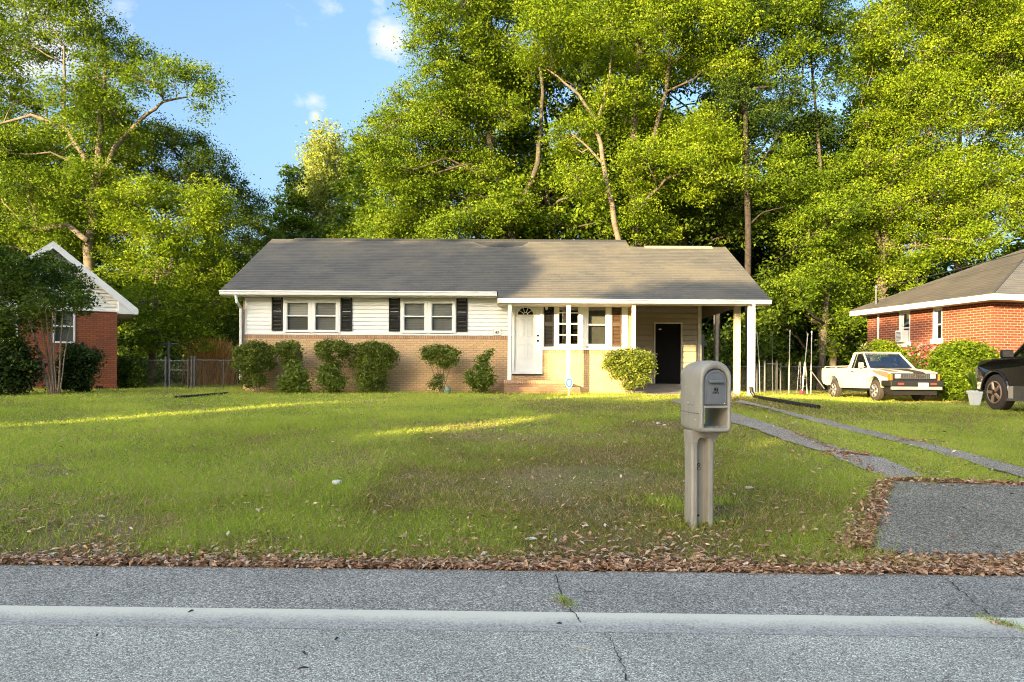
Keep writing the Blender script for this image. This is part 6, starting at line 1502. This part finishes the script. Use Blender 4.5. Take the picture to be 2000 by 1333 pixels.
# ------------------------------------------------------------------ grass, fallen leaves, small things on the ground
def inpoly(x, y, poly):
    ins = np.zeros(len(x), bool); n = len(poly)
    for i in range(n):
        x1, y1 = poly[i][0], poly[i][1]; x2, y2 = poly[(i + 1) % n][0], poly[(i + 1) % n][1]
        c_ = ((y1 > y) != (y2 > y)); 
        with np.errstate(divide='ignore', invalid='ignore'): xi = (x2 - x1) * (y - y1) / (y2 - y1) + x1
        ins ^= c_ & (x < xi)
    return ins
def vnoise(x, y, s, seed):
    r_ = np.random.default_rng(seed); g_ = r_.random((64, 64)); X, Y_ = x / s + 17.3, y / s + 9.1
    xi, yi = np.floor(X).astype(int), np.floor(Y_).astype(int); fx, fy = X - xi, Y_ - yi; fx = fx * fx * (3 - 2 * fx); fy = fy * fy * (3 - 2 * fy)
    a = g_[xi % 64, yi % 64]; b = g_[(xi + 1) % 64, yi % 64]; c_ = g_[xi % 64, (yi + 1) % 64]; d = g_[(xi + 1) % 64, (yi + 1) % 64]
    return (a * (1 - fx) + b * fx) * (1 - fy) + (c_ * (1 - fx) + d * fx) * fy
rg = np.random.default_rng(77)
NB = 1000000
t_ = rg.random(NB); y0_, y1_ = 5.3, 34.0
y = (y0_ ** -.9 + t_ * (y1_ ** -.9 - y0_ ** -.9)) ** (-1 / .9)
x = rg.uniform(-1, 1, NB) * (y * .74 + 1.5)
patch = vnoise(x, y, 1.6, 1) * .6 + vnoise(x, y, .5, 2) * .4
patch2 = vnoise(x, y * .7, 3.0, 3)
# bare brown patches of the near lawn
def spot(px, py, rx_, ry_):
    p = G(px, py); return np.exp(-(((x - p.x) / rx_) ** 2 + ((y - p.y) / ry_) ** 2))
bare = 1.0 * spot(690, 900, .9, 1.1) + .25 * spot(1000, 960, 1.2, .6) + .4 * spot(100, 1000, 1.2, .4) + .5 * spot(1250, 1060, 1.2, .3) + .4 * spot(620, 1040, 1.3, .3) + .95 * spot(1110, 940, .85, .45) + .6 * spot(1170, 850, 1.0, .6) + .6 * spot(1020, 855, 1.0, .6) + .45 * spot(560, 990, 1.0, .6) + .35 * spot(900, 1020, 1.6, .5) + .3 * spot(1500, 1040, 1.4, .6)
keep = ~inpoly(x, y, POLY_L) & ~inpoly(x, y, POLY_R) & ~inpoly(x, y, POLY_A)
ed = y - edge_y(x)
pr_ = np.clip(.35 + 1.5 * (patch - .35), .12, 1) * (1 - .55 * np.clip(bare, 0, 1))
pr_ *= np.clip((ed - .05) / .45, .05, 1) * np.where(ed < 2.2, .62 + .17 * np.clip(ed, 0, 2.2), 1)
pr_ = np.where(y > 9, np.maximum(pr_, .55), pr_)
keep &= rg.random(NB) < pr_
keep &= ed > .03
# keep off house, slab, steps, left house
keep &= ~((x > XL - .02) & (x < 6.7) & (y > YW - .05)); keep &= ~((x > -.2) & (x < 2.1) & (y > 21.2) & (y < 22.6)); keep &= ~((x > XR) & (x < 6.65) & (y > 21.7))
x, y, patch, patch2, ed = x[keep], y[keep], patch[keep], patch2[keep], ed[keep]; bare = bare[keep]
n = len(x)
h = rg.uniform(.022, .058, n) * (.6 + .9 * patch) * np.where(y > 14, 1.1, 1) * np.where(x < -1, 1.15, .9)
tuft = rg.random(n) < .05; h = np.where(tuft, h * 1.7, h)
ln = rg.normal(0, .85, (n, 2)); wdt = (.0020 + .00045 * y) * rg.uniform(.7, 1.3, n)
an = rg.uniform(0, math.pi, n); z = gz(x, y) - .014
b0 = np.stack([x, y, z], -1); tpv = b0 + np.stack([ln[:, 0] * h, ln[:, 1] * h, h], -1); wv = np.stack([np.cos(an) * wdt, np.sin(an) * wdt, np.zeros(n)], -1)
tin = .54 + .7 * (patch2 - .5) + .7 * (patch - .5) + rg.normal(0, .13, n) - .1 * (ed < 2) + np.where(x < -1.5, .05, -.06)
dry = rg.random(n) < (.06 + .6 * np.clip(bare, 0, 1) + .08 * (ed < 3) + .5 * np.clip(.36 - patch, 0, .3) + .05 * (x > -.5)); tin = np.where(dry, rg.uniform(.91, 1.0, n), np.clip(tin, .05, .89))
short = np.where(dry & (bare > .3), .5, 1.0)[:, None]; tpv = b0 + (tpv - b0) * short
tag(np_mesh('grass', np.stack([b0 - wv, b0 + wv, tpv], 1).reshape(-1, 3), 3, M['grass'], None, tin, (0, 12, .4)), kind='stuff')
print('grass blades', n, 'leaves', NLEAF)
# tall tufts against walls and posts
tx_, ty_ = [], []
for px, py, r_, k_ in ((1380, 1024, .16, 200), (1330, 1000, .12, 90), (1310, 985, .18, 260), (900, 1050, .3, 260), (230, 1000, .5, 260), (420, 960, .5, 260), (620, 980, .4, 240), (1660, 960, .3, 220), (1410, 985, .1, 120), (100, 1040, .4, 220), (1590, 1070, .4, 180), (740, 1060, .4, 200), (330, 1060, .4, 220)):
    p = G(px, py); tx_.append(p.x + rg.normal(0, r_, k_)); ty_.append(p.y + rg.normal(0, r_ * .5, k_))
for a, b_ in ((478, 990), (990, 1240)):
    k_ = 1500; pa_, pb_ = G(a, 767), G(b_, 769); f_ = rg.random(k_); tx_.append(pa_.x + (pb_.x - pa_.x) * f_); ty_.append(np.full(k_, 21.3 if a > 900 else 22.2) - np.abs(rg.normal(0, .15, k_)) - (.15 if a > 900 else 0))
x = np.concatenate(tx_); y = np.concatenate(ty_); ok = y > edge_y(x) + .03; x, y = x[ok], y[ok]; n = len(x)
h = rg.uniform(.05, .13, n); ln = rg.normal(0, .4, (n, 2)); wdt = (.0028 + .0003 * y); an = rg.uniform(0, math.pi, n)
b0 = np.stack([x, y, gz(x, y) - .015], -1); tpv = b0 + np.stack([ln[:, 0] * h, ln[:, 1] * h, h], -1); wv = np.stack([np.cos(an) * wdt, np.sin(an) * wdt, np.zeros(n)], -1)
tag(np_mesh('grass_tufts', np.stack([b0 - wv, b0 + wv, tpv], 1).reshape(-1, 3), 3, M['grass'], None, rg.normal(.6, .14, n), (0, 8, .3)), kind='stuff')
# fallen leaves: thick band on the road edge, ring round the apron, scatter over the near lawn
LX, LY, LZ = [], [], []
n = 12500; lx = rg.uniform(-5.5, 6.5, n); ly = edge_y(lx) + .015 + rg.exponential(1.0, n) * (.095 + .035 * np.sin(lx * 2.1) + .02 * np.sin(lx * 5.3)) * (1 + .5 * (vnoise(lx, lx * 0, .8, 9) - .3)); LX.append(lx); LY.append(ly)
n = 700; lx = rg.uniform(-5.5, 6.5, n); LX.append(lx); LY.append(edge_y(lx) + rg.normal(0, .022, n))
ap = [(p.x, p.y) for p in A0]; 
for (a, b_) in zip(ap, ap[1:]):
    k_ = 620; f_ = rg.random(k_); LX.append(a[0] + (b_[0] - a[0]) * f_ - np.abs(rg.normal(0, .11, k_))); LY.append(a[1] + (b_[1] - a[1]) * f_ + rg.normal(0, .04, k_))
for (pa_, pb_, k_, s_) in ((G(1730, 940), G(2000, 949), 900, .03), (G(1720, 1095), G(2080, 1108), 900, .06), (G(1610, 886), G(1700, 892), 220, .03), (G(1560, 850), G(1720, 930), 160, .05), (G(1750, 860), G(1850, 868), 120, .05)):
    f_ = rg.random(k_); LX.append(pa_.x + (pb_.x - pa_.x) * f_ + rg.normal(0, s_, k_)); LY.append(pa_.y + (pb_.y - pa_.y) * f_ + rg.normal(0, s_, k_))
n = 5500; lx = rg.uniform(-6, 6.5, n); ly = edge_y(lx) + rg.exponential(.75, n); c_ = vnoise(lx, ly, .6, 12) + .25 * (lx > 0) > .52; LX.append(lx[c_]); LY.append(ly[c_])
n = 1500; lx = rg.uniform(-8, 9, n); ly = rg.uniform(6, 14, n); LX.append(lx); LY.append(ly)
lx = np.concatenate(LX); ly = np.concatenate(LY); ok = (ly > edge_y(lx) - .05)
onap = inpoly(lx, ly, POLY_A) & (ly < 7.7) & (ly > 5.75); ok &= ~(onap & (rg.random(len(lx)) < .93)); lx, ly = lx[ok], ly[ok]; n = len(lx)
lz = np.where(ly < edge_y(lx), .006, gz(lx, ly)) + rg.uniform(.004, .028, n) * np.where(ly > edge_y(lx) + .5, 1.3, 1)
cv = np.stack([lx, ly, lz], -1); V_ = leaf_verts(cv, .032, 1.9, .38, rg)
V_[:, 2] = np.maximum(V_[:, 2], np.where(V_[:, 1] < edge_y(V_[:, 0]), .008, gz(V_[:, 0], V_[:, 1]) - .004))
tag(np_mesh('fallen_leaves', V_, 4, M['litter'], None, np.clip(rg.normal(.5, .25, n), 0, 1), (0, 6, 0)), kind='stuff')
# weeds in the cracks of the shoulder
for k, (px, py, lab, sx_) in enumerate(((1106, 1178, 'weed tuft with dead leaves in the shoulder crack below the centre of the lawn', 1), (1958, 1216, 'weed tuft in the shoulder crack at the right edge', 1.3))):
    p = W(px, py, 4.6); Yk = F * HC / (py - HY); p = W(px, py, Yk); n = 150
    x = p.x + rg.normal(0, .035 * sx_, n) ; y = p.y + rg.normal(0, .05, n) - (x - p.x) * 1.1
    h = rg.uniform(.012, .035, n); ln = rg.normal(0, .9, (n, 2)); an = rg.uniform(0, 3.1, n)
    b0 = np.stack([x, y, np.full(n, .007)], -1); tpv = b0 + np.stack([ln[:, 0] * h, ln[:, 1] * h, h], -1); wv = np.stack([np.cos(an) * .0025, np.sin(an) * .0025, np.zeros(n)], -1)
    e = empty('weed', (p.x, p.y, .004), lab, 'weed')
    np_mesh('blades', np.stack([b0 - wv, b0 + wv, tpv], 1).reshape(-1, 3), 3, M['grass'], e, rg.normal(.55, .15, n))
    n = 26; cv = np.stack([p.x + rg.normal(0, .04, n) - .02, p.y + rg.normal(0, .035, n), np.full(n, .016)], -1); np_mesh('dead_leaves', leaf_verts(cv, .014, 1.5, .4, rg), 4, M['litter'], e, rg.random(n))
# cracks in the asphalt
M['crack'] = plain('crack filled with dirt', (.035, .032, .028), .95)
def crack(pts, wd, label):
    m_ = MB(); P_ = []
    for px, py in pts: Yk = F * HC / (unroll(px, py)[1] - HY); P_.append(W(px, py, Yk))
    Q = [];
    for a, b in zip(P_, P_[1:]):
        for k in range(6): q = a.lerp(b, k / 6); Q.append(Vector((q.x + random.gauss(0, .006), q.y + random.gauss(0, .006), 0)))
    Q.append(P_[-1])
    for a, b in zip(Q, Q[1:]):
        d = (b - a); d.z = 0; nn_ = Vector((-d.y, d.x, 0)).normalized() * wd * random.uniform(.4, 1.2); m_.quad((a.x - nn_.x, a.y - nn_.y, .0085), (a.x + nn_.x, a.y + nn_.y, .0085), (b.x + nn_.x, b.y + nn_.y, .0085), (b.x - nn_.x, b.y - nn_.y, .0085))
    o = m_.build('road_crack', M['crack']); tag(o, kind='structure')
crack([(1085, 1125), (1092, 1150), (1100, 1175), (1120, 1200), (1135, 1218)], .004, '')
crack([(1190, 1240), (1200, 1270), (1215, 1300), (1222, 1333)], .0035, '')
crack([(1830, 1122), (1870, 1150), (1910, 1185), (1935, 1205)], .004, '')
# twigs and bits
def bit(name, label, cat, px, py, ln_, wd, ang, mat, hgt=.006):
    q = G(px, py) if py < 1108 else W(px, py, F * HC / (unroll(px, py)[1] - HY)); z_ = float(gz(q.x, q.y)) + .006 if py < 1108 else .008
    d = Vector((math.cos(ang), math.sin(ang), 0)) * ln_ / 2; c0 = Vector((q.x, q.y, z_ + hgt)); m_ = MB(); m_.tube([c0 - d, c0 + Vector((0, wd, .002)), c0 + d], [wd * .6, wd, wd * .4], 6)
    return solo(name, m_, mat, (q.x, q.y, z_), label, cat, smooth=True)
bit('twig', 'tan straw twig lying on the lane below the lawn centre', 'twig', 1139, 1272, .15, .0035, -.5, M['wood'])
bit('twig', 'brown twig on the road shoulder right of the weed tuft', 'twig', 1150, 1161, .12, .003, 0, M['bark'])
for k, (px, py, l_, lb) in enumerate(((592, 1310, .045, 'dark seed pod on the lane, largest and nearest the bottom edge'), (657, 1252, .035, 'dark seed pod on the lane, second nearest the white line on the left'), (593, 1280, .03, 'dark seed pod just above the largest one'), (1092, 1222, .03, 'dark seed pod beneath the white line by the weed tuft'), (372, 1198, .04, 'dark leaf scrap on the white line at left'), (188, 1246, .022, 'small dark scrap on the lane at left'))):
    bit('seed_pod', lb, 'seed pod', px, py, l_, .006, .3 + k, M['primer_dark'], .004)
q = G(658, 946); m_ = MB(); m_.lathe((q.x, q.y, q.z + .0), [(.05, 0), (.052, .03), (.045, .038), (.001, .04)], 18)
solo('cleanout_cap', m_, M['white'], (q.x, q.y, q.z), 'white round pipe cap set in the lawn on the left side', 'pipe cap', smooth=False)
for px, py, s_, mt, lb in ((1463, 957, .05, 'wood', 'pale stone in the grass right of the mailbox post'), (1285, 829, .04, 'white', 'white paper scrap on the lawn left of the mailbox'), (1143, 1030, .03, 'white', 'white litter scrap near the road edge, right one of the pair'), (1040, 1056, .035, 'white', 'white litter scrap near the road edge, left one of the pair'), (1405, 992, .035, 'primer', 'reddish stone by the foot of the mailbox post')):
    q = G(px, py); m_ = MB(); m_.lathe((q.x, q.y, q.z + .005), [(.001, 0), (s_ * .9, s_ * .15), (s_, s_ * .35), (s_ * .5, s_ * .6), (.001, s_ * .65)], 9)
    for i, v in enumerate(m_.v): m_.v[i] = (q.x + (v[0] - q.x) * (1 + .2 * math.sin(i * 2.3)), q.y + (v[1] - q.y) * (.6 + .2 * math.cos(i * 1.7)), v[2])
    solo('stone' if 'stone' in lb else 'paper_scrap', m_, M[mt], (q.x, q.y, q.z), lb, 'stone' if 'stone' in lb else 'litter')
